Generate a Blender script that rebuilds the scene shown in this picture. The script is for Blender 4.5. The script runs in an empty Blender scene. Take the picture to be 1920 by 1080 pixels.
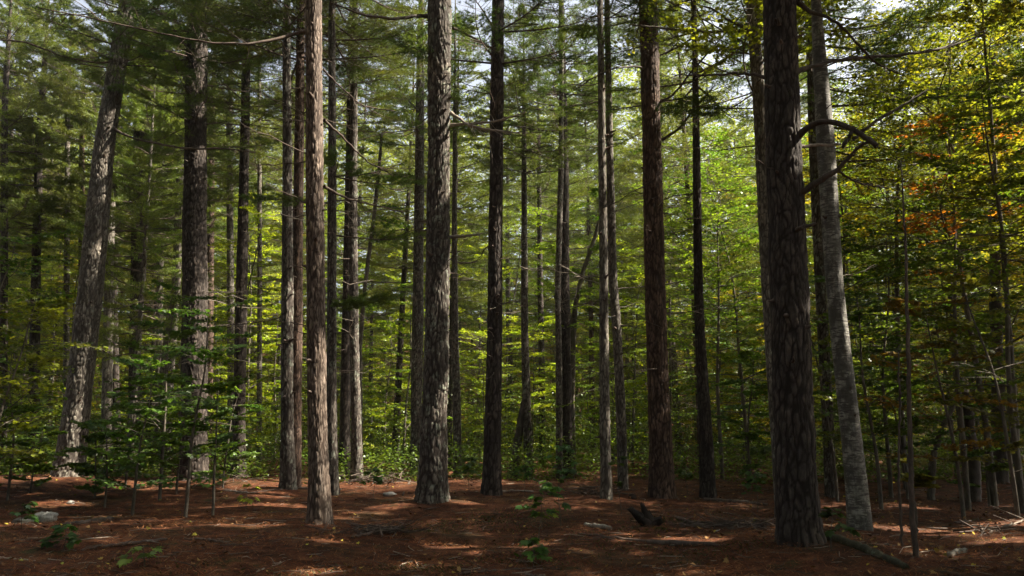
import bpy, math, random
import numpy as np
R_ = math.radians
rng = np.random.default_rng(11)
random.seed(11)
sc = bpy.context.scene
COL = sc.collection

# ------------------------------------------------------------------ camera
TILT = R_(10.2); F = 1450.0; CAMH = 1.6
cam = bpy.data.cameras.new('camera'); cam_o = bpy.data.objects.new('camera', cam); COL.objects.link(cam_o)
cam.sensor_width = 36; cam.lens = 36 * F / 1920; cam.clip_end = 2000; cam.clip_start = 0.05
cam_o.location = (0, 0, CAMH); cam_o.rotation_euler = (R_(90) + TILT, 0, 0)
sc.camera = cam_o

# ------------------------------------------------------------------ light
SUN_EL = R_(48); SUN_AZ = R_(86)          # azimuth clockwise from +Y (the view direction): sun stands to the right
SUNV = np.array([math.cos(SUN_EL) * math.sin(SUN_AZ), math.cos(SUN_EL) * math.cos(SUN_AZ), math.sin(SUN_EL)])
w = bpy.data.worlds.new('World'); sc.world = w; w.use_nodes = True
nt = w.node_tree; nt.nodes.clear()
sky = nt.nodes.new('ShaderNodeTexSky'); sky.sky_type = 'NISHITA'; sky.sun_disc = False
sky.sun_elevation = SUN_EL; sky.sun_rotation = SUN_AZ; sky.dust_density = 5; sky.air_density = 1.0
bg = nt.nodes.new('ShaderNodeBackground'); bg.inputs[1].default_value = 0.065
wo = nt.nodes.new('ShaderNodeOutputWorld')
hs_ = nt.nodes.new('ShaderNodeHueSaturation'); hs_.inputs['Saturation'].default_value = .5; hs_.inputs['Value'].default_value = 1.25
nt.links.new(sky.outputs[0], hs_.inputs['Color']); nt.links.new(hs_.outputs[0], bg.inputs[0]); nt.links.new(bg.outputs[0], wo.inputs[0])
sl = bpy.data.lights.new('sun', 'SUN'); sl.energy = 5.0; sl.angle = R_(0.53); sl.color = (1.0, 0.90, 0.74)
so = bpy.data.objects.new('sun', sl); COL.objects.link(so)
from mathutils import Vector
so.rotation_euler = Vector(-SUNV).to_track_quat('-Z', 'Y').to_euler(); so.location = (30, 0, 40)
sc.view_settings.view_transform = 'Standard'; sc.view_settings.look = 'None'
sc.view_settings.exposure = 2.05; sc.view_settings.gamma = 1.0
cy = sc.cycles
cy.max_bounces = 7; cy.diffuse_bounces = 5; cy.glossy_bounces = 2; cy.transmission_bounces = 4
cy.transparent_max_bounces = 4; cy.use_denoising = True; cy.caustics_reflective = False; cy.caustics_refractive = False
cy.sample_clamp_indirect = 6.0

# ------------------------------------------------------------------ helpers: projection and ground
CT, ST = math.cos(TILT), math.sin(TILT)
def ray(px, py):
    a = (px - 960) / F; b = (540 - py) / F
    return np.array([a, CT - b * ST, ST + b * CT])
def at(px, py, Y):                        # point on the pixel's ray at forward distance Y
    d = ray(px, py); t = Y / d[1]
    return np.array([d[0] * t, Y, CAMH + d[2] * t])
def depth(p): return p[1] * CT + (p[2] - CAMH) * ST
MOUNDS = []
def gz(x, y, m=True):
    x = np.asarray(x, float); y = np.asarray(y, float)
    z = (0.07 * np.sin(x * .37 + 1.3) * np.cos(y * .31 + .4) + 0.045 * np.sin(x * .93 + y * .41) + .03 * np.sin(x * 1.9 - y * 1.3 + 2) + .05 * np.sin(y * .55 + 2.0))
    z = z * np.clip((np.hypot(x, y) - 2) / 6, 0, 1)
    z = z + 15 * np.clip((y - 64) / 34, 0, 1) ** 1.2
    if m:
        for (mx, my, mr, mh) in MOUNDS:
            z = z + mh * np.exp(-((x - mx) ** 2 + (y - my) ** 2) / (mr * mr))
    return z
def ground(px, py):
    d = ray(px, py); z = 0.0
    for _ in range(30):
        t = (z - CAMH) / d[2]; z = .5 * z + .5 * float(gz(d[0] * t, d[1] * t, False))
    t = (z - CAMH) / d[2]
    return np.array([d[0] * t, d[1] * t, z])

# ------------------------------------------------------------------ helpers: noise
def h2(a, b, s=0.0):
    v = np.sin(a * 127.1 + b * 311.7 + s * 74.7) * 43758.5453
    return v - np.floor(v)
def vnoise(u, v, per=None, s=0.0):
    iu, iv = np.floor(u), np.floor(v); fu, fv = u - iu, v - iv
    fu = fu * fu * (3 - 2 * fu); fv = fv * fv * (3 - 2 * fv)
    def c(a, b):
        if per: a = np.mod(a, per)
        return h2(a, b, s)
    return (c(iu, iv) * (1 - fu) + c(iu + 1, iv) * fu) * (1 - fv) + (c(iu, iv + 1) * (1 - fu) + c(iu + 1, iv + 1) * fu) * fv
def vor(u, v, per, s=0.0):
    iu, iv = np.floor(u), np.floor(v)
    f1 = np.full(u.shape, 9.0); f2 = np.full(u.shape, 9.0)
    for di in (-1, 0, 1):
        for dj in (-1, 0, 1):
            a = iu + di; b = iv + dj; am = np.mod(a, per)
            d = np.hypot(a + .1 + .8 * h2(am, b, s + 1) - u, b + .05 + .9 * h2(am, b, s + 2) - v)
            f2 = np.minimum(f2, np.maximum(f1, d)); f1 = np.minimum(f1, d)
    return f2 - f1

# ------------------------------------------------------------------ helpers: meshes
class Buf:
    def __init__(s): s.V = []; s.G = []; s.n = 0
    def add(s, V, Fc, mi=0):
        V = np.asarray(V, np.float32).reshape(-1, 3); Fc = np.asarray(Fc, np.int32)
        if len(V) == 0: return
        s.V.append(V); s.G.append((Fc + s.n, mi)); s.n += len(V)
    def carve(s, off):
        V = np.concatenate(s.V); keep = carve(V + off, True)
        s.G = [(Fc[keep[Fc].all(1)], mi) for Fc, mi in s.G]
    def mesh(s, name, mats, smooth=False, attr=None):
        V = np.concatenate(s.V); me = bpy.data.meshes.new(name)
        me.vertices.add(len(V)); me.vertices.foreach_set('co', V.ravel())
        loops = np.concatenate([g.ravel() for g, _ in s.G])
        cnt = np.concatenate([np.full(len(g), g.shape[1], np.int32) for g, _ in s.G])
        mi = np.concatenate([np.full(len(g), m, np.int32) for g, m in s.G])
        st = np.concatenate([[0], np.cumsum(cnt)[:-1]]).astype(np.int32)
        me.loops.add(len(loops)); me.loops.foreach_set('vertex_index', loops)
        me.polygons.add(len(cnt)); me.polygons.foreach_set('loop_start', st)
        me.polygons.foreach_set('material_index', mi)
        for m in mats: me.materials.append(m)
        if smooth: me.polygons.foreach_set('use_smooth', np.ones(len(cnt), bool))
        me.update(calc_edges=True)
        if attr is not None:
            for k, a in attr.items():
                t = me.attributes.new(k, 'FLOAT', 'POINT'); t.data.foreach_set('value', np.asarray(a, np.float32))
        return me

def tubes(P, Rd, ns=4, cap=False):
    """P [N,K,3] polylines, Rd [N,K] radii -> verts, quads"""
    P = np.asarray(P, float); Rd = np.asarray(Rd, float)
    N, K, _ = P.shape
    T = np.gradient(P, axis=1); T /= np.linalg.norm(T, axis=2, keepdims=True) + 1e-9
    up = np.where(np.abs(T[..., 2:3]) > .9, np.array([1., 0, 0]), np.array([0, 0, 1.]))
    A = np.cross(T, up); A /= np.linalg.norm(A, axis=2, keepdims=True) + 1e-9
    B = np.cross(T, A)
    th = np.arange(ns) / ns * 2 * np.pi
    V = P[:, :, None] + Rd[:, :, None, None] * (A[:, :, None] * np.cos(th)[None, None, :, None] + B[:, :, None] * np.sin(th)[None, None, :, None])
    idx = np.arange(N * K * ns).reshape(N, K, ns)
    a = idx[:, :-1]; b = idx[:, 1:]
    q = np.stack([a, np.roll(a, -1, 2), np.roll(b, -1, 2), b], -1).reshape(-1, 4)
    return V.reshape(-1, 3), q

def unit(v): return v / (np.linalg.norm(v, axis=-1, keepdims=True) + 1e-9)

def link(name, me, parent=None, loc=None):
    o = bpy.data.objects.new(name, me); COL.objects.link(o)
    if parent is not None: o.parent = parent
    if loc is not None: o.location = loc
    return o
def tag(o, label, cat, group=None, kind=None):
    if label: o['label'] = label
    if cat: o['category'] = cat
    if group: o['group'] = group
    if kind: o['kind'] = kind
    return o
def thing(name, loc, label, cat, group=None, rz=0, s=1.0):
    o = bpy.data.objects.new(name, None); COL.objects.link(o); o.empty_display_size = .3
    o.location = loc; o.rotation_euler = (0, 0, rz); o.scale = (s, s, s)
    return tag(o, label, cat, group)

# ------------------------------------------------------------------ materials
def mat(name):
    m = bpy.data.materials.new(name); m.use_nodes = True; n = m.node_tree; n.nodes.clear()
    out = n.nodes.new('ShaderNodeOutputMaterial')
    return m, n, out
def N(n, t, **kw):
    x = n.nodes.new('ShaderNode' + t)
    for k, v in kw.items(): setattr(x, k, v)
    return x
def ramp(n, src, stops):
    r = N(n, 'ValToRGB'); e = r.color_ramp.elements
    e[0].position, e[0].color = stops[0][0], (*stops[0][1], 1)
    e[1].position, e[1].color = stops[-1][0], (*stops[-1][1], 1)
    for p, c in stops[1:-1]:
        q = e.new(p); q.color = (*c, 1)
    n.links.new(src, r.inputs[0]); return r.outputs[0]
def mixc(n, f, a, b, mode='MIX'):
    m = N(n, 'Mix', data_type='RGBA', blend_type=mode)
    for s, v in ((0, f), (6, a), (7, b)):
        if hasattr(v, 'links'): n.links.new(v, m.inputs[s])
        elif isinstance(v, (int, float)): m.inputs[s].default_value = v
        else: m.inputs[s].default_value = (*v, 1)
    return m.outputs[2]
def noise(n, scale, det=4, vec=None, rough=.6, stretch=None):
    t = N(n, 'TexNoise'); t.inputs['Scale'].default_value = scale; t.inputs['Detail'].default_value = det; t.inputs['Roughness'].default_value = rough
    if vec is None: vec = N(n, 'NewGeometry').outputs['Position']
    if stretch:
        mp = N(n, 'Mapping'); mp.inputs['Scale'].default_value = stretch; n.links.new(vec, mp.inputs[0]); vec = mp.outputs[0]
    n.links.new(vec, t.inputs[0]); return t.outputs[0]

def leaf_mat(name, tint=None, trans=.5, gloss=.06, var=.5, sat=1.0):
    """thin leaf: the object's own colour (or tint), varied leaf by leaf"""
    m, n, out = mat(name)
    if tint is None: base = N(n, 'ObjectInfo').outputs['Color']
    else:
        r = N(n, 'RGB'); r.outputs[0].default_value = (*tint, 1); base = r.outputs[0]
    isl = N(n, 'NewGeometry').outputs['Random Per Island']
    hs = N(n, 'HueSaturation'); n.links.new(base, hs.inputs['Color'])
    mr = N(n, 'MapRange'); mr.inputs[3].default_value = 1 - var; mr.inputs[4].default_value = 1 + var; n.links.new(isl, mr.inputs[0])
    n.links.new(mr.outputs[0], hs.inputs['Value'])
    ns = noise(n, 0.9, 2)
    mh = N(n, 'MapRange'); mh.inputs[1].default_value = .3; mh.inputs[2].default_value = .7; mh.inputs[3].default_value = .475; mh.inputs[4].default_value = .52; n.links.new(ns, mh.inputs[0])
    n.links.new(mh.outputs[0], hs.inputs['Hue'])
    c = hs.outputs[0]
    d = N(n, 'BsdfDiffuse'); n.links.new(c, d.inputs[0])
    t = N(n, 'BsdfTranslucent')
    tc = mixc(n, 1.0, c, (1.25, 1.2, .55), 'MULTIPLY'); n.links.new(tc, t.inputs[0])
    a = N(n, 'MixShader'); a.inputs[0].default_value = trans; n.links.new(d.outputs[0], a.inputs[1]); n.links.new(t.outputs[0], a.inputs[2])
    g = N(n, 'BsdfGlossy'); g.inputs['Roughness'].default_value = .42; g.inputs[0].default_value = (.8, .85, .8, 1)
    b = N(n, 'MixShader'); b.inputs[0].default_value = gloss; n.links.new(a.outputs[0], b.inputs[1]); n.links.new(g.outputs[0], b.inputs[2])
    n.links.new(b.outputs[0], out.inputs[0]); return m

def bark_mat(name, plate1, plate2, crackc, lichen=None, lam=0.0, bump=.6, vscale=(1, 1, .25), cracks=True):
    m, n, out = mat(name); tc = N(n, 'TexCoord').outputs['Object']
    n1 = noise(n, 9, 6, tc, stretch=vscale); n2 = noise(n, 55, 5, tc, .7, stretch=vscale)
    c = ramp(n, n1, [(.32, plate1), (.68, plate2)])
    f2 = ramp(n, n2, [(.3, (.55,) * 3), (.7, (1.25,) * 3)])
    c = mixc(n, 1.0, c, f2, 'MULTIPLY')
    if lichen is not None:
        nl = noise(n, 5, 7, tc, .72); fl = ramp(n, nl, [(.62 - lam, (0, 0, 0)), (.68 - lam, (1, 1, 1))])
        c = mixc(n, fl, c, lichen)
    nb_ = noise(n, 1.3, 3, tc); c = mixc(n, 1.0, c, ramp(n, nb_, [(.35, (.68, .7, .7)), (.65, (1.22, 1.2, 1.15))]), 'MULTIPLY')
    if cracks:
        at_ = N(n, 'Attribute', attribute_name='crack'); fc = ramp(n, at_.outputs['Fac'], [(0.1, (1, 1, 1)), (.8, (0, 0, 0))])
        c = mixc(n, fc, c, crackc)
    p = N(n, 'BsdfPrincipled'); n.links.new(c, p.inputs['Base Color']); p.inputs['Roughness'].default_value = .85
    p.inputs['Specular IOR Level'].default_value = .25
    b = N(n, 'Bump'); b.inputs['Strength'].default_value = bump; b.inputs['Distance'].default_value = .012
    n.links.new(n2, b.inputs['Height']); n.links.new(b.outputs[0], p.inputs['Normal'])
    n.links.new(p.outputs[0], out.inputs[0]); return m

M_BARK_RED = bark_mat('bark_pine_reddish', (.10, .062, .045), (.19, .125, .095), (.030, .018, .013))
M_BARK_TAN = bark_mat('bark_pine_tan', (.16, .115, .09), (.31, .25, .21), (.045, .03, .022))
M_BARK_DARK = bark_mat('bark_pine_dark', (.055, .045, .039), (.12, .096, .083), (.018, .013, .011), (.16, .17, .14), -.04)
M_BARK_LICH = bark_mat('bark_pine_lichen', (.11, .094, .08), (.22, .19, .165), (.032, .024, .02), (.27, .29, .24), .09)
M_BARK_GREY = bark_mat('bark_grey', (.17, .15, .125), (.30, .27, .23), (.055, .045, .038), (.36, .37, .31), .05)
M_BARK_MAPLE = bark_mat('bark_maple_sapling', (.075, .062, .05), (.17, .15, .12), (.04, .03, .02), (.24, .25, .2), -.02, cracks=False)
M_TWIG = bark_mat('dead_twig', (.07, .05, .04), (.15, .115, .095), (.04, .03, .02), cracks=False)
M_TWIG_PALE = bark_mat('dead_twig_pale', (.22, .18, .15), (.38, .33, .28), (.04, .03, .02), cracks=False)
def birch():
    m, n, out = mat('bark_birch'); tc = N(n, 'TexCoord').outputs['Object']
    n1 = noise(n, 7, 5, tc); c = ramp(n, n1, [(.42, (.085, .08, .065)), (.58, (.30, .29, .25))])
    n2 = noise(n, 6, 5, tc, .65, stretch=(1, 1, 8)); f = ramp(n, n2, [(.52, (0, 0, 0)), (.56, (1, 1, 1))])
    c = mixc(n, f, c, (.06, .05, .045))
    n3 = noise(n, 2.4, 7, tc, .75, stretch=(1.6, 1.6, 1)); f3 = ramp(n, n3, [(.51, (0, 0, 0)), (.56, (.85, .85, .85))])
    c = mixc(n, f3, c, (.05, .045, .036))
    at_ = N(n, 'Attribute', attribute_name='crack'); fc = ramp(n, at_.outputs['Fac'], [(0, (.45, .45, .45)), (.35, (0, 0, 0))])
    c = mixc(n, fc, c, (.06, .05, .045))
    p = N(n, 'BsdfPrincipled'); n.links.new(c, p.inputs['Base Color']); p.inputs['Roughness'].default_value = .7
    b = N(n, 'Bump'); b.inputs['Strength'].default_value = .4; b.inputs['Distance'].default_value = .01
    n.links.new(n2, b.inputs['Height']); n.links.new(b.outputs[0], p.inputs['Normal']); n.links.new(p.outputs[0], out.inputs[0]); return m
M_BIRCH = birch()
M_NEEDLE = leaf_mat('pine_needles', None, .42, .025, .4)
M_LEAF = leaf_mat('broad_leaves', None, .55, .04, .5)
NEEDLE_COL = (.105, .145, .028); LEAF_COL = (.085, .155, .022)

def ground_mat():
    m, n, out = mat('needle_litter'); tc = N(n, 'TexCoord').outputs['Object']
    big = noise(n, .55, 4, tc, .6); mid = noise(n, 5, 5, tc, .7); fine = noise(n, 45, 6, tc, .85); streak = noise(n, 30, 5, tc, .7, stretch=(1, 3.2, 1))
    c = ramp(n, mid, [(.3, (.032, .011, .006)), (.5, (.088, .031, .014)), (.72, (.18, .078, .038))])
    c = mixc(n, .85, c, ramp(n, fine, [(.36, (.28,) * 3), (.52, (1.0,) * 3), (.66, (1.9, 1.8, 1.7))]), 'MULTIPLY')
    c = mixc(n, .6, c, ramp(n, streak, [(.35, (.55,) * 3), (.7, (1.45,) * 3)]), 'MULTIPLY')
    c = mixc(n, ramp(n, big, [(.52, (0, 0, 0)), (.72, (.75,) * 3)]), c, (.055, .045, .022))
    moss = noise(n, 1.1, 6, tc, .75, stretch=(1, 1.3, 1)); c = mixc(n, ramp(n, moss, [(.56, (0, 0, 0)), (.66, (.8,) * 3)]), c, (.030, .036, .011))
    duff = noise(n, 2.3, 5, tc, .7); c = mixc(n, 1.0, c, ramp(n, duff, [(.36, (.5, .48, .45)), (.6, (1.2,) * 3)]), 'MULTIPLY')
    p = N(n, 'BsdfPrincipled'); n.links.new(c, p.inputs['Base Color']); p.inputs['Roughness'].default_value = .9; p.inputs['Specular IOR Level'].default_value = .15
    b = N(n, 'Bump'); b.inputs['Strength'].default_value = .9; b.inputs['Distance'].default_value = .03
    b2 = N(n, 'Bump'); b2.inputs['Strength'].default_value = .8; b2.inputs['Distance'].default_value = .012
    n.links.new(mid, b.inputs['Height']); n.links.new(streak, b2.inputs['Height']); n.links.new(b.outputs[0], b2.inputs['Normal'])
    n.links.new(b2.outputs[0], p.inputs['Normal']); n.links.new(p.outputs[0], out.inputs[0]); return m
M_GROUND = ground_mat()

# ------------------------------------------------------------------ sunbeams: tunnels cut through the near crowns so the sun reaches these places
BEAMS = []; WIDE = []
def beam(px, py, Y=None, r=.4):
    p = at(px, py, Y) if Y else ground(px, py)
    BEAMS.append((p, r * 1.2))
def carve(c, wide=False):
    keep = np.ones(len(c), bool)
    for p, r in (BEAMS + WIDE if wide else BEAMS):
        d = c - p; t = d @ SUNV
        q = d - t[:, None] * SUNV
        keep &= ~((t > 0) & ((q * q).sum(1) < r * r))
    return keep

# ------------------------------------------------------------------ trunks
def trunk_mesh(name, C, Rad, m, D, flare=0.22, seed=0.0, birchy=False):
    """C [k,3] control centres from the base up, Rad [k] radii; bark plates and furrows are displaced"""
    C = np.array(C, float); Rad = np.array(Rad, float)
    k = np.arange(len(C)); seg = np.r_[0, np.cumsum(np.linalg.norm(np.diff(C, axis=0), axis=1))]
    L = seg[-1]; rm = Rad[:3].mean()
    pxm = 1450 * .533 / D                                   # render pixels per metre
    ns = int(np.clip(2 * np.pi * rm * pxm * 1.3, 10, 140)); zs = int(np.clip(L * pxm * .9, 14, 620))
    s = np.linspace(0, L, zs)
    def ci(v):
        y = np.interp(s, seg, v); kk = max(3, int(zs * 1.6 / max(L, 1)))
        if kk > 3:
            pad = np.r_[np.full(kk, y[0]) + (y[0] - y[1:kk + 1][::-1]), y, np.full(kk, y[-1]) + (y[-1] - y[-kk - 1:-1][::-1])]
            y2 = np.convolve(pad, np.ones(kk) / kk, 'same')[kk:-kk]; y = y2
        return y
    c = np.stack([ci(C[:, i]) for i in range(3)], 1); r = np.interp(s, seg, Rad)
    th = np.arange(ns) / ns * 2 * np.pi
    S, T = np.meshgrid(s, th, indexing='ij')
    cw, ch = (.088 + .022 * h2(seed, 1.), .24 + .09 * h2(seed, 2.)) if rm > .2 else ((.068, .22) if rm > .12 else (.045, .16))
    per = max(4, int(round(2 * np.pi * rm / cw))) // 2 * 2
    u = T / (2 * np.pi) * per; v = S / ch
    wv = lambda k, fu, fv: vnoise(T / (2 * np.pi) * fu, S * fv, fu, seed + k) - .5
    P4 = max(3, per // 2)
    uw = u + 1.1 * wv(1, P4, 3.2) + .5 * wv(2, per, 9); vw = v + 1.2 * wv(3, P4, 3.0) + .5 * wv(4, per, 11)
    e = vor(uw, vw, per, seed)
    e2 = vor(u * .5 + 1.0 * wv(5, P4, 4), S / .75 + 1.2 * wv(6, P4, 2), max(2, per // 2), seed + 9) if per % 2 == 0 else e
    rg = np.abs(wv(12, per, 2.2) + .5 * wv(13, per * 2, 6)) * 4
    crack = np.clip(np.minimum(e / .28, .35 + rg * .9), 0, 1) * (.35 + .65 * np.clip(e2 / .28, 0, 1))
    crack = crack * crack * (3 - 2 * crack); crack = np.clip(crack * (.8 + .5 * wv(14, per * 2, 20)), 0, 1)
    dep = min(.034, .09 * rm) * (.25 if birchy else 1)
    lum = (vnoise(T / (2 * np.pi) * 3, S * .5, 3, seed + 7) - .5) * .10 + (vnoise(T / (2 * np.pi) * 6, S * 1.7, 6, seed + 8) - .5) * .05
    h = S
    fl = flare * np.exp(-h / .36) * (1 + .9 * np.cos(T * 5 + seed * 3 + np.sin(T + seed)) * np.exp(-h / .6))
    rr = r[:, None] * (1 + lum + fl) + dep * (crack - 1) + .35 * dep * (vnoise(u * 3, v * 6, per * 3, seed + 11) - .5)
    V = np.stack([c[:, None, 0] + rr * np.cos(T), c[:, None, 1] + rr * np.sin(T), np.broadcast_to(c[:, None, 2], T.shape)], -1).reshape(-1, 3)
    idx = np.arange(zs * ns).reshape(zs, ns); a = idx[:-1]; b = idx[1:]
    q = np.stack([a, np.roll(a, -1, 1), np.roll(b, -1, 1), b], -1).reshape(-1, 4)
    B = Buf(); B.add(V, q)
    return B.mesh(name, [m], True, {'crack': crack.ravel()})

# ------------------------------------------------------------------ pine boughs
def bough(L, seed, nn=9, nl=.115, nw=.008, dens=1.0):
    g = np.random.default_rng(seed)
    K = 9; s = np.linspace(0, 1, K); ph = g.uniform(0, 6, 2); am = g.uniform(.03, .08, 2)
    def axis(t):
        return np.stack([t * L, am[0] * L * np.sin(t * 4 + ph[0]) * t, L * (-.10 * t + .16 * t * t) + am[1] * .4 * L * np.sin(t * 5 + ph[1]) * t], -1)
    W = Buf(); P = axis(s)[None]; v, q = tubes(P, (.024 * (1 - s) + .004)[None] * L / 3, 4); W.add(v, q)
    tp, td = [], []; twP = []
    t = .14; side = 1
    while t < 1.0:
        p0 = axis(np.array([t]))[0]; dx = unit(axis(np.array([min(1, t + .03)]))[0] - p0)
        for side in ((1, -1) if g.random() < .55 else (g.choice([-1, 1]),)):
            a = side * R_(g.uniform(38, 68)); l = (.36 * L * (1 - t) ** .8 + .16) * g.uniform(.55, 1.15)
            if t < .42: l *= .55 + t
            d = np.array([dx[0] * math.cos(a) - dx[1] * math.sin(a), dx[0] * math.sin(a) + dx[1] * math.cos(a), g.uniform(-.12, .22)]); d = unit(d)
            cur = np.array([math.cos(a) * .25, -math.sin(a) * .12, g.uniform(-.1, .2)])
            ks = np.linspace(0, 1, 5)[:, None]
            tw = p0 + d * l * ks + cur * l * ks * ks
            twP.append((tw, .006 + .003 * l))
            if t < .30 and g.random() < .7: continue
            st = .16 if l > .4 else .3
            for q_ in np.arange(.35 if t < .5 else .2, 1.001, .11 / max(l, .11) / dens):
                c = p0 + d * l * q_ + cur * l * q_ * q_
                dd = unit(d + cur * 2 * q_)
                tp.append(c); td.append(dd)
                if l > .35 and q_ < .9 and g.random() < .75:
                    sd = unit(dd + g.choice([-1, 1]) * unit(np.cross(dd, [0, 0, 1])) * .9 + g.normal(0, .15, 3)); r = g.uniform(.07, .2)
                    tp.append(c + sd * r); td.append(sd)
        t += g.uniform(.035, .06) * 3 / L
    tp.append(axis(np.array([1.]))[0]); td.append(np.array([1, 0, .2]))
    Pw = np.stack([a for a, _ in twP]); Rw = np.stack([np.linspace(b, .0025, 5) for _, b in twP]); v, q = tubes(Pw, Rw, 3); W.add(v, q)
    tp = np.array(tp); td = np.array(td); n = len(tp)
    c = np.repeat(tp, nn, 0) + g.normal(0, .012, (n * nn, 3)); d = unit(np.repeat(td, nn, 0) * .75 + g.normal(0, .5, (n * nn, 3)) + [0, 0, .12])
    ll = nl * g.uniform(.75, 1.2, (n * nn, 1)); sdv = unit(np.cross(d, g.normal(0, 1, (n * nn, 3)))) * nw * .5
    NV = np.stack([c - sdv, c + sdv, c + d * ll], 1)       # needles [n,3,3]
    return np.concatenate(W.V), np.concatenate([a for a, _ in W.G]), NV.astype(np.float32)
BOUGHS = [bough(3.2, 100 + i, nn=12, nw=.009) for i in range(6)]
BOUGHS_H = [bough(3.2, 150 + i, nn=15, nw=.010, dens=1.25) for i in range(4)]
BOUGHS_C = [bough(3.2, 200 + i, nn=9, nl=.15, nw=.018, dens=.85) for i in range(4)]
BOUGHS_X = [bough(3.2, 300 + i, nn=8, nl=.2, nw=.035, dens=.55) for i in range(3)]

def rot(az, pitch, roll):
    ca, sa, cp, sp, cr, sr = math.cos(az), math.sin(az), math.cos(pitch), math.sin(pitch), math.cos(roll), math.sin(roll)
    Rz = np.array([[ca, -sa, 0], [sa, ca, 0], [0, 0, 1]]); Ry = np.array([[cp, 0, -sp], [0, 1, 0], [sp, 0, cp]]); Rx = np.array([[1, 0, 0], [0, cr, -sr], [0, sr, cr]])
    return Rz @ Ry @ Rx
def crown_mesh(name, axis, z0, z1, lib, g, Lmax=3.6, off=None, do_carve=True, step=.75, low=3, extra=None, limbs=None):
    """axis(z) -> x,y of the trunk; whorls of boughs from z0 to z1"""
    W = Buf(); NL = []
    items = []
    z = z0
    while z < z1:
        f = (z - z0) / (z1 - z0)
        l = Lmax * (.75 + .25 * math.sin(min(1, f * 2.2) * 1.57)) * (1 - f) ** .55 + .35
        n = g.integers(low, low + 3); a0 = g.uniform(0, 6.28)
        for i in range(n): items.append((z + g.uniform(-.15, .15), a0 + i * 6.283 / n + g.uniform(-.35, .35), l * g.uniform(.65, 1.12), R_(g.uniform(-10, 8) + 22 * f)))
        z += step * g.uniform(.8, 1.25)
    if extra: items += extra
    for (z, az, l, pitch) in items:
        v, q, nv = lib[g.integers(len(lib))]
        M = rot(az, pitch, g.uniform(-.25, .25)); s = l / 3.2; x, y = axis(z); o = np.array([x, y, z])
        W.add((v * s) @ M.T + o, q, 1)
        sc_ = np.where(True, s, 1)
        base = nv[:, :1] * s; nd = (nv - nv[:, :1]) * max(.75, min(1.15, s))
        NL.append((base + nd) @ M.T.astype(np.float32) + o)
    NV = np.concatenate(NL)
    if do_carve:
        c = NV[:, 0] + (off if off is not None else 0)
        NV = NV[carve(c, True)]
        W.carve(off if off is not None else 0)
    W.add(NV.reshape(-1, 3), np.arange(len(NV) * 3).reshape(-1, 3), 0)
    if limbs:
        for v, (q, _) in zip(limbs.V, limbs.G): W.V.append(v); W.G.append((q + (W.n), 1))
        W.n += limbs.n
    return W.mesh(name, [M_NEEDLE, M_TWIG])

def limb_polys(g, n, z0, z1, axis, rad, lmin=.6, lmax=3.0, K=7, single=False):
    """bare dead limbs with side twigs"""
    P, Rr, P2, R2 = [], [], [], []; out = []
    for i in range(n):
        if single: P, Rr, P2, R2 = [], [], [], []
        z = g.uniform(z0, z1); az = g.uniform(0, 6.283); l = g.uniform(lmin, lmax) * (1 if g.random() < .75 else .35)
        x, y = axis(z); s = np.linspace(0, 1, K); dr = g.uniform(-.25, .3); cv = g.uniform(-.1, .45); sw = g.uniform(-.45, .45)
        rr = rad(z) * .7
        d = np.array([math.cos(az), math.sin(az), 0]); e = np.array([-math.sin(az), math.cos(az), 0])
        p = np.array([x, y, z]) + d * (rr + l * s)[:, None] + np.outer(s * dr * l + s * s * cv * l * .5, [0, 0, 1]) + np.outer(s * s * sw * l, e)
        p[1:] += g.normal(0, .018 * l, (K - 1, 3)); r0 = g.uniform(.007, .014) * (.6 + l * .25)
        P.append(p); Rr.append(np.linspace(r0, .003, K))
        for j in range(int(l * 3.2)):
            t = g.uniform(.2, .95); q = p[0] * 0 + np.array([np.interp(t, s, p[:, k]) for k in range(3)])
            dd = unit(d + g.choice([-1, 1]) * e * g.uniform(.5, 1.1) + [0, 0, g.uniform(-.15, .3)]); ll = g.uniform(.15, .75) * (1.15 - t) * min(l, 2.2) * .7
            ks = np.linspace(0, 1, 4)[:, None]; t2 = q + dd * ll * ks + (d * .3 + g.normal(0, .12, 3)) * ll * ks * ks
            P2.append(t2); R2.append(np.linspace(.0055, .002, 4))
        if single:
            B = Buf(); v, q = tubes(np.stack(P), np.stack(Rr), 4); B.add(v, q)
            if P2: v, q = tubes(np.stack(P2), np.stack(R2), 3); B.add(v, q)
            out.append(B)
    if single: return out
    B = Buf()
    v, q = tubes(np.stack(P), np.stack(Rr), 4); B.add(v, q)
    if P2: v, q = tubes(np.stack(P2), np.stack(R2), 3); B.add(v, q)
    return B

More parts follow.
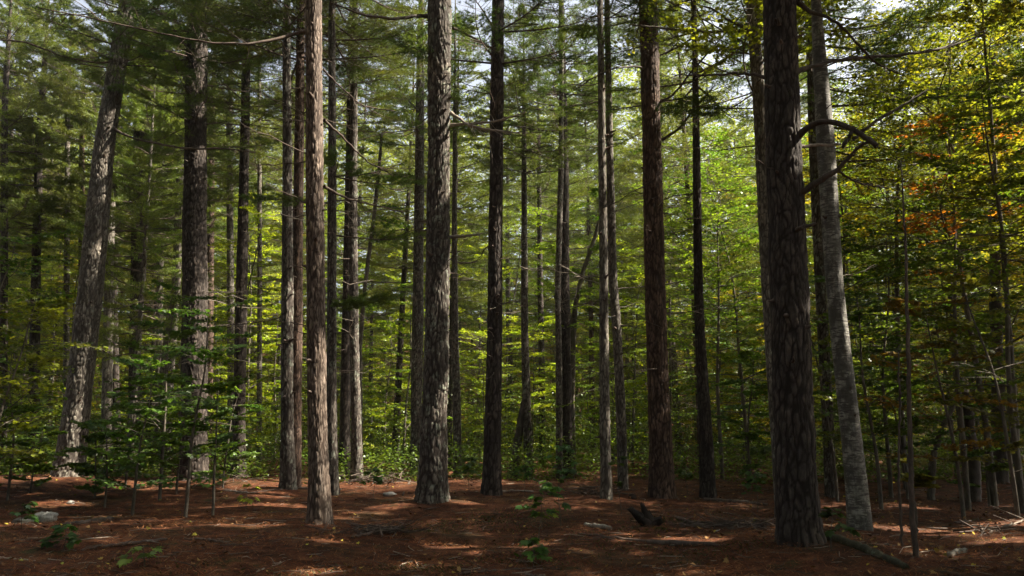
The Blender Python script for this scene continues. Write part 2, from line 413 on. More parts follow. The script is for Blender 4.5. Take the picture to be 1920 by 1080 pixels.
# ------------------------------------------------------------------ maple saplings (shared templates)
MAPLE_OUT = np.array([(0,0),(.22,-.04),(.5,.12),(.34,.3),(.52,.55),(.2,.55),(0,1.),(-.2,.55),(-.52,.55),(-.34,.3),(-.5,.12),(-.22,-.04)], float)
def spray(L, seed, leaf=.085, fine=False, dens=1.0):
    """flat-layered leafy branch along +X"""
    g = np.random.default_rng(seed); W = Buf()
    K = 7; s = np.linspace(0, 1, K)
    ax = lambda t: np.stack([t * L, .07 * L * np.sin(3.5 * t + seed), .18 * L * t - .20 * L * t * t], -1)
    v, q = tubes(ax(s)[None], (.010 * (1 - s) + .002)[None] * max(.5, L / 1.6), 4); W.add(v, q)
    LP, LD = [], []; TP = []
    t = .15
    while t < 1:
        p0 = ax(np.array([t]))[0]
        for sd in (-1, 1):
            if g.random() < .12: continue
            a = sd * R_(g.uniform(35, 65)); l = (.48 * L * (1 - t) + .10) * g.uniform(.5, 1.15)
            d = np.array([math.cos(a), math.sin(a), g.uniform(-.1, .12)]); tw = p0 + d * l * np.linspace(0, 1, 4)[:, None]; TP.append(tw)
            for k in np.arange(.18, 1.01, leaf * .62 / l / dens):
                for s2 in (-1, 1):
                    if g.random() < .2: continue
                    a2 = a + s2 * R_(g.uniform(25, 75)); LP.append(p0 + d * l * k + g.normal(0, .012, 3)); LD.append((math.cos(a2), math.sin(a2), g.uniform(-.35, .15)))
            LP.append(tw[-1]); LD.append(tuple(d))
        t += g.uniform(.055, .09) / max(.7, L / 1.6)
    v, q = tubes(np.stack(TP), np.tile(np.linspace(.0035, .0015, 4), (len(TP), 1)), 3); W.add(v, q)
    LP = np.array(LP); LD = unit(np.array(LD)); n = len(LP)
    nr = unit(np.array([0, 0, 1.]) + g.normal(0, .42, (n, 3))); sd = unit(np.cross(LD, nr)); nr = np.cross(sd, LD)
    ll = leaf * g.uniform(.6, 1.2, (n, 1))
    if fine:
        O = MAPLE_OUT
        V = LP[:, None] + ll[:, None] * (LD[:, None] * O[None, :, 1:2] + sd[:, None] * O[None, :, :1] + nr[:, None] * (-.35 * np.abs(O[None, :, :1])))
    else:
        V = np.stack([LP, LP + LD * ll * .5 + sd * ll * .42 - nr * ll * .08, LP + LD * ll, LP + LD * ll * .45 - sd * ll * .42 - nr * ll * .08], 1)
    return np.concatenate(W.V), np.concatenate([a for a, _ in W.G]), V
SPR = [spray(1.7, 10 + i, leaf=.095, dens=1.15) for i in range(6)]
SPR_F = [spray(1.1, 30 + i, leaf=.095, fine=True, dens=.8) for i in range(4)]

# ------------------------------------------------------------------ named trees: (short name used by neighbours' labels comes later)
# each: key, base (px,py) or None, distance, control (px,py,width px), height, bark, crown start z (None: no crown), n dead limbs, dead limb z range, label
B_R, B_D, B_L, B_G, B_B = M_BARK_RED, M_BARK_DARK, M_BARK_LICH, M_BARK_GREY, M_BIRCH
TREES = [
 ('edge', 5, 862, 30, [(5,862,15),(8,540,13),(9,190,11)], 21, B_D, 9, 22, 'dark slim pine trunk at the very left edge of the view'),
 ('dimleft', 62, 870, 32, [(62,870,21),(67,540,17),(73,270,14)], 22, B_D, 10, 22, 'dark slim pine standing to the left of two sunlit thin trunks'),
 ('litpair1', 124, 880, 33, [(124,880,13),(125,540,11),(127,180,9)], 20, B_G, 11, 18, 'thin pale pine, the taller-lit left one of two sunlit thin trunks'),
 ('litpair2', 157, 880, 34, [(150,880,12),(152,540,11),(154,200,9)], 20, B_R, 11, 18, 'thin reddish sunlit pine just left of the big leaning trunk'),
 ('leaning', 128, 893, 22.5, [(128,893,56),(152,700,46),(170,540,45),(196,270,37),(212,170,34),(233,50,33)], 17, B_G, 12.5, 10, 'big grey-barked pine trunk leaning to the right, lichen on its bark'),
 ('behindlean', 203, 850, 30, [(199,850,20),(203,620,19),(208,320,17)], 21, B_G, 9.5, 18, 'pale grey trunk hugging the right side of the leaning trunk'),
 ('twinlow', 220, 850, 34, [(219,850,17),(216,700,15),(213,540,13)], 20, B_D, 10, 12, 'dim trunk with one sunlit strip low down, right beside the pale grey trunk'),
 ('dark258', 250, 872, 31, [(250,872,24),(254,640,22),(259,265,19)], 21, B_D, 8.5, 26, 'dark straight pine halfway between the leaning trunk and the thick shaded pine'),
 ('bright302', 296, 868, 37, [(296,868,13),(300,540,12),(303,230,10)], 22, B_G, 11.5, 16, 'thin brightly lit pine trunk, palest one left of the thick shaded pine'),
 ('pale338', 302, 855, 31, [(302,855,34),(312,700,28),(330,540,17),(338,300,13)], 22, B_G, 11, 14, 'pale wide-based trunk tapering upward just left of the thick shaded pine'),
 ('shaded', 364, 905, None, [(364,905,54),(364,800,49),(365,540,47),(366,270,41),(369,90,37)], 20, B_D, 10.2, 16, 'thick dark pine with a few sunlit spots down its right side'),
 ('red395', 393, 860, 36, [(391,860,17),(393,540,15),(397,230,13)], 21, B_R, 11, 16, 'reddish pine trunk peeping out right behind the thick shaded pine'),
 ('grey430', 432, 872, 32, [(434,872,14),(433,640,14),(430,230,12)], 22, B_G, 11, 20, 'slim grey trunk touching the left side of a darker straight pine'),
 ('dark455', 448, 886, 24.5, [(448,886,26),(448,800,23),(453,540,22),(460,200,17),(464,20,14)], 19, B_D, 11.5, 26, 'straight dark brown pine with a sunlit foot, right of the slim grey trunk'),
 ('thin487', 486, 880, 31, [(486,880,11),(487,540,9),(486,100,7)], 20, B_G, 12, 18, 'very thin pale pine standing alone before the paired grey trunks'),
 ('pair529', 543, 921, None, [(540,921,32),(538,800,24),(539,540,23),(539,330,19),(537,60,15)], 19, B_L, 12, 28, 'left one of two grey pine trunks grown close together at the base'),
 ('pair553', 556, 921, 20.6, [(553,921,24),(554,800,24),(557,540,22),(562,200,18),(564,40,16)], 19, B_R, 12, 24, 'right browner one of two pine trunks close together at the base'),
 ('sunlit', 600, 988, None, [(601,988,47),(598,900,40),(594,740,37),(592,540,35),(590,270,34),(587,0,31)], 17, M_BARK_TAN, 11.5, 20, 'slim reddish pine in front, its right side brightly sunlit'),
 ('grey622', 624, 930, None, [(624,930,25),(622,800,20),(622,540,18),(623,300,16),(622,0,13)], 20, B_L, 12, 26, 'grey straight trunk close behind the front sunlit pine on its right'),
 ('dark646', 646, 897, None, [(647,897,25),(647,800,21),(650,640,19),(654,400,17),(658,100,13)], 21, B_D, 12, 26, 'dark trunk touching a mottled grey trunk on its right'),
 ('mott668', 668, 897, 23.5, [(669,893,24),(668,800,20),(664,640,18),(662,400,17),(664,100,13)], 21, B_L, 12, 20, 'mottled grey trunk touching a dark trunk on its left'),
 ('back786', 780, 893, 27, [(778,893,20),(782,700,23),(784,540,21),(787,300,18),(788,130,15)], 22, B_L, 12, 30, 'grey-brown trunk half hidden on the left side of the thick central pine'),
 ('thick', 810, 951, None, [(810,951,66),(812,880,58),(816,740,50),(820,540,47),(823,270,45),(824,0,45)], 22, B_L, 13.5, 22, 'thickest central pine with deeply furrowed bark and a flared foot'),
 ('grey857', 856, 905, 27, [(858,905,17),(857,780,17),(853,640,14),(852,400,10)], 18, B_L, None, 8, 'dim grey stem showing just right of the thick central pine'),
 ('dark928', 921, 935, None, [(921,935,38),(923,850,33),(926,700,31),(928,540,29),(931,270,27),(934,0,24)], 21, B_D, 13, 64, 'straight dark brown pine standing right of the thick central pine'),
 ('crook990', 992, 905, 27, [(992,905,19),(989,800,17),(984,640,15),(983,420,12)], 17, B_L, 11, 14, 'pale greyish trunk with a leaning buttress stem at its foot'),
 ('thin1014', 1017, 880, 33, [(1017,880,14),(1016,700,13),(1013,540,11),(1011,380,9)], 18, B_D, 11, 16, 'thin dark trunk between the buttressed grey trunk and two brown twins'),
 ('twin1046', 1050, 903, 26, [(1049,903,13),(1048,700,13),(1046,540,12),(1052,300,11)], 19, B_L, None, 8, 'slimmer greyer half of the brown twin trunks, on the left'),
 ('twin1062', 1064, 905, 26.3, [(1065,905,22),(1062,700,20),(1059,540,19),(1058,300,17),(1054,100,14)], 20, B_D, 11.5, 76, 'darker thicker half of the brown twin trunks, with many dead limbs'),
 ('pale1130', 1136, 940, None, [(1137,940,22),(1134,800,20),(1132,540,17),(1129,270,15),(1126,60,12)], 20, B_G, 13, 24, 'pale mottled slim trunk, left one of the crossing pale pair'),
 ('pale1150', 1168, 935, 20, [(1169,935,20),(1163,740,19),(1156,600,18),(1149,540,18),(1143,270,14),(1138,0,11)], 20, B_G, 13, 26, 'pale slim trunk leaning across its neighbour, smooth bark lit in places'),
 ('reddish', 1241, 940, None, [(1242,940,52),(1239,840,44),(1233,700,42),(1228,540,40),(1222,270,37),(1215,0,35)], 22, B_R, 12, 24, 'tall dark reddish pine with clean straight trunk right of the pale pair'),
 ('greytop', 1328, 935, None, [(1328,935,32),(1322,800,26),(1313,640,21),(1309,540,18),(1306,300,15),(1303,90,12)], 20, B_D, 10.5, 30, 'slim pine with greyish upper trunk among green maples, right of reddish pine'),
 ('hidden1415', 1446, 960, 15.5, [(1470,960,32),(1452,700,30),(1438,500,26),(1424,200,24),(1410,0,24)], 15, B_G, None, 6, 'pale trunk leaning out from behind the widest dark front pine at its top'),
 ('front', 1500, 1030, None, [(1500,1030,84),(1494,960,78),(1489,820,74),(1483,640,73),(1479,540,71),(1470,270,66),(1461,0,60)], 19, B_D, 10.5, 5, 'widest dark front pine with deep furrows and curved bare branches'),
 ('birch', 1612, 1000, None, [(1614,1000,42),(1606,900,39),(1592,780,37),(1578,660,35),(1564,540,33),(1556,400,33),(1547,250,32),(1538,140,26),(1530,0,18)], 15, B_B, None, 8, 'white birch trunk leaning left, with dark scars, right of front pine'),
 ('behindbirch', 1557, 932, None, [(1559,932,22),(1550,740,22),(1538,540,20),(1526,300,18),(1519,100,14)], 19, B_L, 11, 16, 'grey trunk between the white birch and the widest dark front pine'),
]
info = {}
for (key, bx, by, D, ctl, H, bark, cz, nl, lab) in TREES:
    if D is None: D = ground(bx, by)[1]
    P = [at(a, b, D) for a, b, _ in ctl]; Rr = [wd / 2 / F * depth(p) for p, (_, _, wd) in zip(P, ctl)]
    info[key] = dict(D=D, P=P, R=Rr, H=H, bark=bark, cz=cz, nl=nl, lab=lab, base=(P[0][0], D))
for k, r_, h_ in (('front', 1.1, .10), ('thick', 1.3, .14), ('sunlit', .9, .06), ('reddish', 1.2, .06), ('dark928', .8, .06), ('leaning', 2.6, .20), ('shaded', 1.0, .05), ('reddish', .9, .03), ('pair529', .9, .06), ('birch', .7, .05), ('pale1130', .6, .04)):
    MOUNDS.append((info[k]['base'][0], info[k]['base'][1], r_, h_))

# where the crowns are cut open to let the sun through
for (px, py, Y, r) in [(1700,330,17,1.1),(1800,330,17,1.2),(1720,150,20,1.6),(1850,150,18,1.5),(1600,120,21,1.2),(1880,60,17,1.4),(1760,40,19,1.3),(1900,300,16,.9),(1640,210,20,1.0),(1840,560,18,.7),(1640,640,19,.5),(1880,720,17,.5)]:
    WIDE.append((at(px, py, Y), r))
T_ = lambda k: info[k]['D'] - .2
for a in [(590,50,T_('sunlit'),.26),(600,130,T_('sunlit'),.24),(606,210,T_('sunlit'),.15),(606,640,T_('sunlit'),.13),(606,700,T_('sunlit'),.26),(606,760,T_('sunlit'),.26),(606,830,T_('sunlit'),.15),
          (838,30,T_('thick'),.36),(838,130,T_('thick'),.32),(838,250,T_('thick'),.36),(838,330,T_('thick'),.25),(218,240,T_('leaning'),.35),(205,300,T_('leaning'),.2),
          (384,200,T_('shaded'),.12),(384,285,T_('shaded'),.16),
          (456,800,T_('dark455'),.3),(456,860,T_('dark455'),.3),(547,560,T_('pair529'),.28),(1160,600,T_('pale1150'),.25),(1150,250,T_('pale1150'),.3),(1575,340,T_('birch'),.18),(1560,200,T_('birch'),.22),(1577,520,T_('birch'),.12),
          (1135,420,T_('pale1130'),.25),(1130,640,T_('pale1130'),.2),(126,330,33,.8),(154,300,34,.7),(302,330,37,.9),(208,420,30,.5)]:
    beam(*a[:3], a[3] * 1.25)
for a in [(110,944,.35),(80,948,.25),(150,946,.2),(460,948,.6),(500,945,.5),(540,950,.4),(420,985,.2),(520,943,.35),(540,985,.2),(480,987,.25),(640,972,.25),(680,965,.3),(720,958,.3),(750,950,.3),
          (210,1010,.2),(620,1015,.2),(820,1055,.25),(780,1060,.2),(900,1040,.15),(1270,1010,.25),(1330,1018,.2),(1170,1000,.18),(1560,992,.3),(1660,990,.35),(1720,998,.45),(1760,1000,.35),(1800,1000,.4),
          (1890,982,.4),(1790,1045,.3),(1730,1040,.2),(1900,1015,.3),(1340,1070,.2),(1300,1072,.18),(600,1075,.2),(300,918,.4),(1130,1000,.15)]:
    beam(a[0], a[1], None, a[2])

def axisf(P):
    z = np.array([p[2] for p in P]); X = np.array([p[0] for p in P]); Y = np.array([p[1] for p in P])
    def f(q):
        if q > z[-1]:
            s = (q - z[-1]); sx = (X[-1] - X[-2]) / (z[-1] - z[-2]) * .5
            return X[-1] + sx * s, Y[-1]
        return float(np.interp(q, z, X)), float(np.interp(q, z, Y))
    return f
roots = {}
CAT = {}
for i, (key, d) in enumerate(info.items()):
    g = np.random.default_rng(500 + i)
    P, Rr, D, H = list(d['P']), list(d['R']), d['D'], d['H']
    gzb = float(gz(*d['base']))
    ax = axisf(P); zt = P[-1][2]
    ztip = zt + max(2.0, H - zt); r_top = Rr[-1]
    for t in (.35, .7, 1.0):
        zz = zt + (ztip - zt) * t; x, y = ax(zz); P.append(np.array([x, y, zz])); Rr.append(max(.02, r_top * (1 - t) + .02))
    b0 = P[0].copy(); b0[2] = min(gzb, P[0][2]) - .35; P.insert(0, b0); Rr.insert(0, Rr[0] * 1.06)
    base = np.array([d['base'][0], D, gzb])
    P = [p - base for p in P]; lax = axisf(P)
    isb = key == 'birch'
    nm = 'birch_tree' if isb else ('pine_tree')
    root = thing(nm, base, d['lab'], 'birch' if isb else 'pine tree', 'tall trunks of the pine grove')
    roots[key] = root
    # measured widths already hold the flare, only a little more right at the soil
    link('trunk', trunk_mesh('trunk', P, Rr, d['bark'], D, flare=.42, seed=i * 1.37, birchy=isb), root)
    cz = d['cz']
    if cz is not None:
        lib = BOUGHS if D < 27 else BOUGHS_C
        cr = link('crown', crown_mesh('crown', lax, cz, ztip - base[2], lib, g, Lmax=4.4 if D < 22 else 3.2, off=base, step=.58 if D < 22 else .62, low=3 if D < 22 else 4), root)
        k = g.uniform(.8, 1.25); cr.color = (NEEDLE_COL[0] * k * g.uniform(.85, 1.15), NEEDLE_COL[1] * k, NEEDLE_COL[2] * k, 1)
    zl0 = max(1.6, .10 * D) ; zl1 = (cz or 8) + 1.0
    Zs = np.array([p[2] for p in P]); Rs = np.array(Rr)
    if key in ('front', 'thick', 'sunlit', 'dark928', 'reddish', 'shaded', 'leaning', 'pair529', 'pale1130', 'pale1150', 'birch'):
        zz = np.array([p[2] for p in P]); rr_ = np.array(Rr)
        for j in range(14):
            z = g.uniform(1.2, 11); a = g.uniform(3.3, 6.1); rr0 = float(np.interp(z, zz, rr_)); x, y = lax(z); l = g.uniform(.03, .16); r0 = g.uniform(.012, .026)
            d_ = np.array([math.cos(a), math.sin(a), g.uniform(-.2, .5)]); t_ = np.linspace(0, 1, 5); Pp = np.array([x, y, z]) + d_ * (rr0 * .88 + l * t_)[:, None] + g.normal(0, .004, (5, 3))
            v, q = tubes(Pp[None], (r0 * np.array([1.9, 1.25, 1, .85, .6]))[None], 7); B = Buf(); B.add(v, q); B.G.append((np.arange(28, 35)[None].astype(np.int32), 0))
            link('branch_stub', B.mesh('branch_stub', [M_TWIG], True), root)
    if key in ('birch', 'hidden1415'):
        W = Buf(); NL = []  # leafy crowns added overhead to shade the forest floor
        for j in range(46):
            z = g.uniform(8.8, ztip - base[2]); v, q, lv = SPR[g.integers(len(SPR))]; s_ = g.uniform(1.8, 3.4) * (1.15 - .5 * (z - 8.8) / (ztip - base[2] - 8.8)) / 1.7
            M = rot(g.uniform(0, 6.28), R_(g.uniform(5, 40)), g.uniform(-.3, .3)); o = np.array([*lax(z), z]); W.add((v * s_) @ M.T + o, q, 1); NL.append((lv[:, :1] * s_ + (lv - lv[:, :1]) * 1.1) @ M.T + o)
        NV = np.concatenate(NL); NV = NV[carve(NV[:, 0] + base)]; W.add(NV.reshape(-1, 3), np.arange(len(NV) * 4).reshape(-1, 4), 0)
        c = link('crown', W.mesh('crown', [M_LEAF, M_BARK_MAPLE]), root); c.color = (.22, .26, .025, 1)
    if d['nl']:
        Bs = limb_polys(g, d['nl'] if D < 27 else d['nl'] // 2, zl0 + .8, zl1, lax, lambda z: float(np.interp(z, Zs, Rs)), .4, 2.9 if key not in ('front', 'birch', 'sunlit') else 1.4, single=True)
        for B in Bs: link('dead_limb', B.mesh('dead_limb', [M_TWIG if g.random() < .8 else M_TWIG_PALE]), root)

# big bare branches of individual trees (px,py,width,dist)
def branch(key, pts, m=M_BARK_DARK, twigs=0, seed=1):
    root = roots[key]; g = np.random.default_rng(seed); base = np.array(root.location)
    P = np.array([at(a, b, Y) for a, b, _, Y in pts]) - base; r = np.array([w_ / 2 / F * Y for _, _, w_, Y in pts])
    s = np.r_[0, np.cumsum(np.linalg.norm(np.diff(P, axis=0), axis=1))]; q = np.linspace(0, s[-1], 22)
    Pc = np.stack([np.interp(q, s, P[:, k]) for k in range(3)], 1)
    for _ in range(3): Pc[1:-1] = .25 * Pc[:-2] + .5 * Pc[1:-1] + .25 * Pc[2:]
    Pc[1:-1] += g.normal(0, .006, (20, 3)); rc = np.interp(q, s, r) * (1 + g.uniform(-.08, .08, 22)); rc[0] *= 1.3
    v, f = tubes(Pc[None], rc[None], 8); B = Buf(); B.add(v, f)
    cap = np.arange(21 * 8, 22 * 8)[None]; B.G.append((cap.astype(np.int32), 0))
    if twigs:
        TP, TR = [], []
        for j in range(twigs):
            k = g.integers(6, 21); d0 = unit(Pc[k] - Pc[k - 1]); dd = unit(d0 + g.normal(0, .75, 3)); l = g.uniform(.25, 1.0)
            ks = np.linspace(0, 1, 6)[:, None]; TP.append(Pc[k] + dd * l * ks + g.normal(0, .25, 3) * l * ks ** 2); TR.append(np.linspace(min(.008, rc[k] * .7), .002, 6))
        v, f = tubes(np.stack(TP), np.stack(TR), 4); B.add(v, f)
    me = B.mesh('branch', [m], True, {'crack': np.ones(B.n)})
    return link('branch', me, root)
fd = info['front']['D']
branch('front', [(1488,268,16,fd),(1503,248,14,fd-.2),(1522,232,12,fd-.3),(1552,226,11,fd-.45),(1590,238,11,fd-.6),(1622,256,10,fd-.7),(1644,274,10,fd-.8)], seed=1)
branch('front', [(1600,240,9,fd-.62),(1592,258,8,fd-.66),(1580,276,7,fd-.7)], seed=2)
branch('front', [(1488,374,17,fd),(1510,355,13,fd-.2),(1540,336,12,fd-.3),(1570,322,10,fd-.4),(1590,298,8,fd-.5),(1608,276,7,fd-.6),(1628,266,6,fd-.75)], seed=3)
branch('front', [(1486,140,14,fd),(1510,125,8,fd+.2),(1570,112,7,fd+.5),(1640,106,7,fd+1),(1720,100,6,fd+1.5),(1780,88,5,fd+1.9),(1850,62,3,fd+2.3)], twigs=9, seed=4)
branch('front', [(1572,320,5,fd-.4),(1590,334,4,fd-.3),(1620,345,4,fd),(1662,352,3,fd+.5)], M_TWIG, twigs=5, seed=5)
branch('front', [(1600,260,6,fd+1.2),(1640,228,6,fd+1.2),(1690,200,5,fd+1.4),(1740,168,3,fd+1.5)], M_BARK_DARK, twigs=5, seed=6)
branch('front', [(1494,0,13,fd),(1515,22,9,fd+.2),(1560,34,6,fd+.4),(1590,60,5,fd+.6),(1640,118,4,fd+.9),(1690,140,3,fd+1.1)], twigs=8, seed=7)
branch('front', [(1476,442,10,fd),(1500,428,8,fd-.3),(1530,418,6,fd-.3)], twigs=2, seed=8)
branch('front', [(1450,150,10,fd),(1420,140,6,fd+.2),(1370,138,5,fd+.5),(1320,142,4,fd+.9),(1260,140,2,fd+1.2)], twigs=7, seed=9)
branch('front', [(1490,275,8,fd+.1),(1520,273,7,fd+.3),(1576,270,5,fd+.5)], M_TWIG_PALE, seed=10)
hd = 15.5
branch('hidden1415', [(1408,62,8,hd),(1380,58,6,hd),(1330,60,6,hd),(1260,55,5,hd-.2),(1185,47,3,hd-.4)], M_BARK_MAPLE, twigs=2, seed=11)
branch('hidden1415', [(1408,60,9,hd),(1385,46,7,hd+.2),(1362,36,5,hd+.4),(1335,15,4,hd+.6),(1290,5,2,hd+.8)], M_BARK_DARK, twigs=4, seed=12)
sd_ = info['sunlit']['D']
branch('sunlit', [(582,57,9,sd_),(550,63,7,sd_),(510,76,6,sd_-.3),(460,84,5,sd_-.6),(380,80,4,sd_-1),(290,60,3.5,sd_-1.3),(200,40,3,sd_-1.6),(70,14,2,sd_-2)], M_TWIG, twigs=14, seed=13)
branch('sunlit', [(606,130,4,sd_),(640,165,3,sd_+.4),(680,200,3,sd_+.8),(740,208,2,sd_+1.2)], M_TWIG, twigs=5, seed=14)
branch('sunlit', [(608,225,6,sd_),(640,255,4,sd_+.5),(690,305,3,sd_+1),(740,330,2,sd_+1.4)], M_TWIG, twigs=6, seed=15)
branch('sunlit', [(608,350,6,sd_),(650,372,4,sd_+.5),(700,385,3,sd_+1),(760,398,2,sd_+1.4)], M_TWIG, twigs=6, seed=16)
tk = info['thick']['D']
branch('thick', [(802,30,9,tk),(780,30,7,tk-.3),(740,36,6,tk-.6),(680,28,5,tk-1),(620,5,3,tk-1.4)], M_BARK_DARK, twigs=8, seed=17)
branch('thick', [(846,235,7,tk),(880,232,5,tk-.5),(930,228,4,tk-1),(985,210,3,tk-1.5)], M_TWIG_PALE, twigs=9, seed=18)
branch('thick', [(846,212,7,tk),(880,236,5,tk-.8),(920,244,4,tk-1.2),(975,250,3,tk-1.6)], M_TWIG_PALE, twigs=9, seed=19)
branch('thick', [(846,445,7,tk),(880,442,5,tk-.3),(900,440,4,tk-.5)], M_TWIG_PALE, twigs=2, seed=20)
branch('thick', [(846,50,6,tk),(890,72,4,tk+.4),(940,100,2,tk+.8)], M_TWIG, twigs=6, seed=21)
rd = info['reddish']['D']
branch('reddish', [(1238,190,7,rd),(1262,180,4,rd-.4),(1300,130,4,rd-1),(1340,85,3,rd-1.5),(1400,20,2,rd-2)], M_BARK_DARK, twigs=7, seed=22)
branch('reddish', [(1242,262,7,rd),(1275,240,4,rd-.4),(1310,195,4,rd-1),(1340,160,2,rd-1.5)], M_BARK_DARK, twigs=6, seed=23)
branch('reddish', [(1216,130,6,rd),(1190,124,4,rd-.4),(1150,128,3,rd-1),(1080,160,2,rd-1.5)], M_BARK_DARK, twigs=8, seed=24)
lf = info['leaning']['D']
branch('leaning', [(212,240,8,lf),(240,258,4,lf-.4),(300,270,4,lf-1),(350,280,4,lf-1.5),(420,278,3,lf-2),(480,286,2,lf-2.4)], M_TWIG, twigs=9, seed=25)
branch('leaning', [(225,110,8,lf),(200,120,4,lf-.3),(120,108,4,lf-.8),(50,78,4,lf-1.2),(0,75,3,lf-1.6)], M_TWIG, twigs=9, seed=26)
branch('crook990', [(985,740,10,27),(975,800,14,27),(966,860,17,27.1),(962,905,20,27.2)], M_BARK_DARK, seed=27)

# boughs that hang low in front (parts of the near trees)
def hang(key, specs, seed):
    root = roots[key]; g = np.random.default_rng(seed); base = np.array(root.location)
    for (px, py, Y, l, az, pitch) in specs:
        W = Buf(); v, q, nv = BOUGHS_H[g.integers(len(BOUGHS_H))]; o = at(px, py, Y) - base
        M = rot(R_(az), R_(pitch), g.uniform(-.2, .2)); s = l / 3.2
        W.add((v * s) @ M.T + o, q, 1); NV = (nv[:, :1] * s + (nv - nv[:, :1]) * .95) @ M.T.astype(np.float32) + o
        NV = NV[carve(NV[:, 0] + base)]
        W.add(NV.reshape(-1, 3), np.arange(len(NV) * 3).reshape(-1, 3), 0)
        o = link('bough', W.mesh('bough', [M_NEEDLE, M_TWIG]), root); o.color = (.09, .15, .03, 1)
sh = info['shaded']['D']
hang('shaded', [(368,60,sh,3.4,a,-6) for a in (-150,-100,-60,-20,170,120)] + [(368,110,sh,3.0,a,-8) for a in (-170,-120,-80,-40,-5)] + [(368,-30,sh,3.6,a,-4) for a in (-160,-110,-70,-30,10,150)] + [(366,175,sh,2.4,-160,-6),(368,150,sh,2.4,-100,-8)], 61)
hang('leaning', [(236,20,lf,3.4,a,-6) for a in (-170,-120,-70,-20)] + [(240,-60,lf,3.6,a,-4) for a in (-150,-90,-40,170)], 62)
G6 = info['grey622']['D']
hang('grey622', [(622,330,G6,2.4,a,-5) for a in (-30,-70,10)] + [(622,440,G6,2.6,-10,-6),(622,560,G6,1.9,-15,-3),(622,575,G6,1.5,-50,-3),(622,380,G6,2.2,-150,-6)], 63)
D9 = info['dark928']['D']
hang('dark928', [(934,60,D9,3.0,a,-4) for a in (-20,-60,-110)] + [(934,120,D9,3.0,a,-4) for a in (-150,-100,-35)], 64)
hang('twin1062', [(1056,120,26.3,3.2,a,-4) for a in (-20,-60,-110,-160)] + [(1056,200,26.3,3.2,a,-4) for a in (-150,-100,-35)], 65)
hang('hidden1415', [(1420,170,15.5,2.2,a,-4) for a in (150,120,60)], 66)
hang('behindbirch', [(1520,y_,20,4.2,a,-5) for y_, a in ((110,-12),(160,8),(200,-30),(235,-5),(270,15),(300,-20),(60,-18),(20,5))], 68)
hang('greytop', [(1303,y_,info['greytop']['D'],3.4,a,-4) for y_, a in ((60,-20),(60,160),(110,30),(140,-70),(180,170),(200,-10),(10,-120),(10,60))], 69)
hang('behindbirch', [(1519,80,20,3.2,a,-4) for a in (-150,-100,-35,10,60)] + [(1522,150,20,3.2,a,-4) for a in (-20,20,-70)], 67)

def sapling_meshes(H, seed, lib, libL, nb, z0f=.15, spread=1.0, r0=None, bend=.05, leafscale=1.0, off=None):
    g = np.random.default_rng(seed)
    K = 26; s = np.linspace(0, 1, K); ph = g.uniform(0, 6, 4)
    X = bend * H * (np.sin(s * 2.2 + ph[0]) - np.sin(ph[0])) * s + .012 * H * np.sin(s * 9 + ph[2]) * s
    Y = bend * H * (np.sin(s * 2.0 + ph[1]) - np.sin(ph[1])) * s + .010 * H * np.sin(s * 11 + ph[3]) * s
    Z = s * H; r = (r0 or (.012 + .0052 * H)) * (1 - s) ** .8 + .004
    P = np.stack([X, Y, Z], 1); P[0, 2] = -.15
    B = Buf(); v, q = tubes(P[None], r[None], 7); B.add(v, q); tm = B.mesh('trunk', [M_BARK_MAPLE], True)
    W = Buf(); NL = []
    az = g.uniform(0, 6.28)
    for i in range(nb):
        f = z0f + (1 - z0f) * ((i + g.random() * .8) / nb) ** .9; f = min(f, .99)
        o = np.array([np.interp(f, s, X), np.interp(f, s, Y), f * H]); az += 2.4 + g.uniform(-.5, .5)
        l = spread * (.22 * H + .35) * (math.sin(min(1, (f - z0f) / (1 - z0f) + .35) * 2.3) * .8 + .2) * g.uniform(.6, 1.15); l = min(l, 2.6 * spread)
        v, q, lv = lib[g.integers(len(lib))]; M = rot(az, R_(g.uniform(-6, 22)), g.uniform(-.18, .18)); sc_ = l / libL
        W.add((v * sc_) @ M.T + o, q, 1)
        NL.append((lv[:, :1] * sc_ + (lv - lv[:, :1]) * leafscale) @ M.T + o)
    NV = np.concatenate(NL); k = NV.shape[1]
    if off is not None: NV = NV[carve(NV[:, 0] + off)]
    W.add(NV.reshape(-1, 3), np.arange(len(NV) * k).reshape(-1, k), 0)
    return tm, W.mesh('leaves', [M_LEAF, M_BARK_MAPLE])
SAPS = {}
for nm, H, nb, k in (('s', 3.5, 14, 3), ('m', 6.5, 26, 4), ('l', 10, 38, 4), ('x', 14, 50, 3)):
    SAPS[nm] = [(H, *sapling_meshes(H, 700 + int(H * 10) + i, SPR, 1.7, nb, z0f={'s': .08, 'm': .06, 'l': .06, 'x': .08}[nm], spread=1.0)) for i in range(k)]
def put_sapling(nm, x, y, col, label, group, s=1.0, rz=0, cat='maple sapling', name='maple_sapling'):
    H, tm, lm = SAPS[nm][random.randrange(len(SAPS[nm]))]
    root = thing(name, (x, y, float(gz(x, y))), label, cat, group, rz, s)
    link('trunk', tm, root)
    c = link('crown', lm, root); c.color = (*col, 1)
    return root

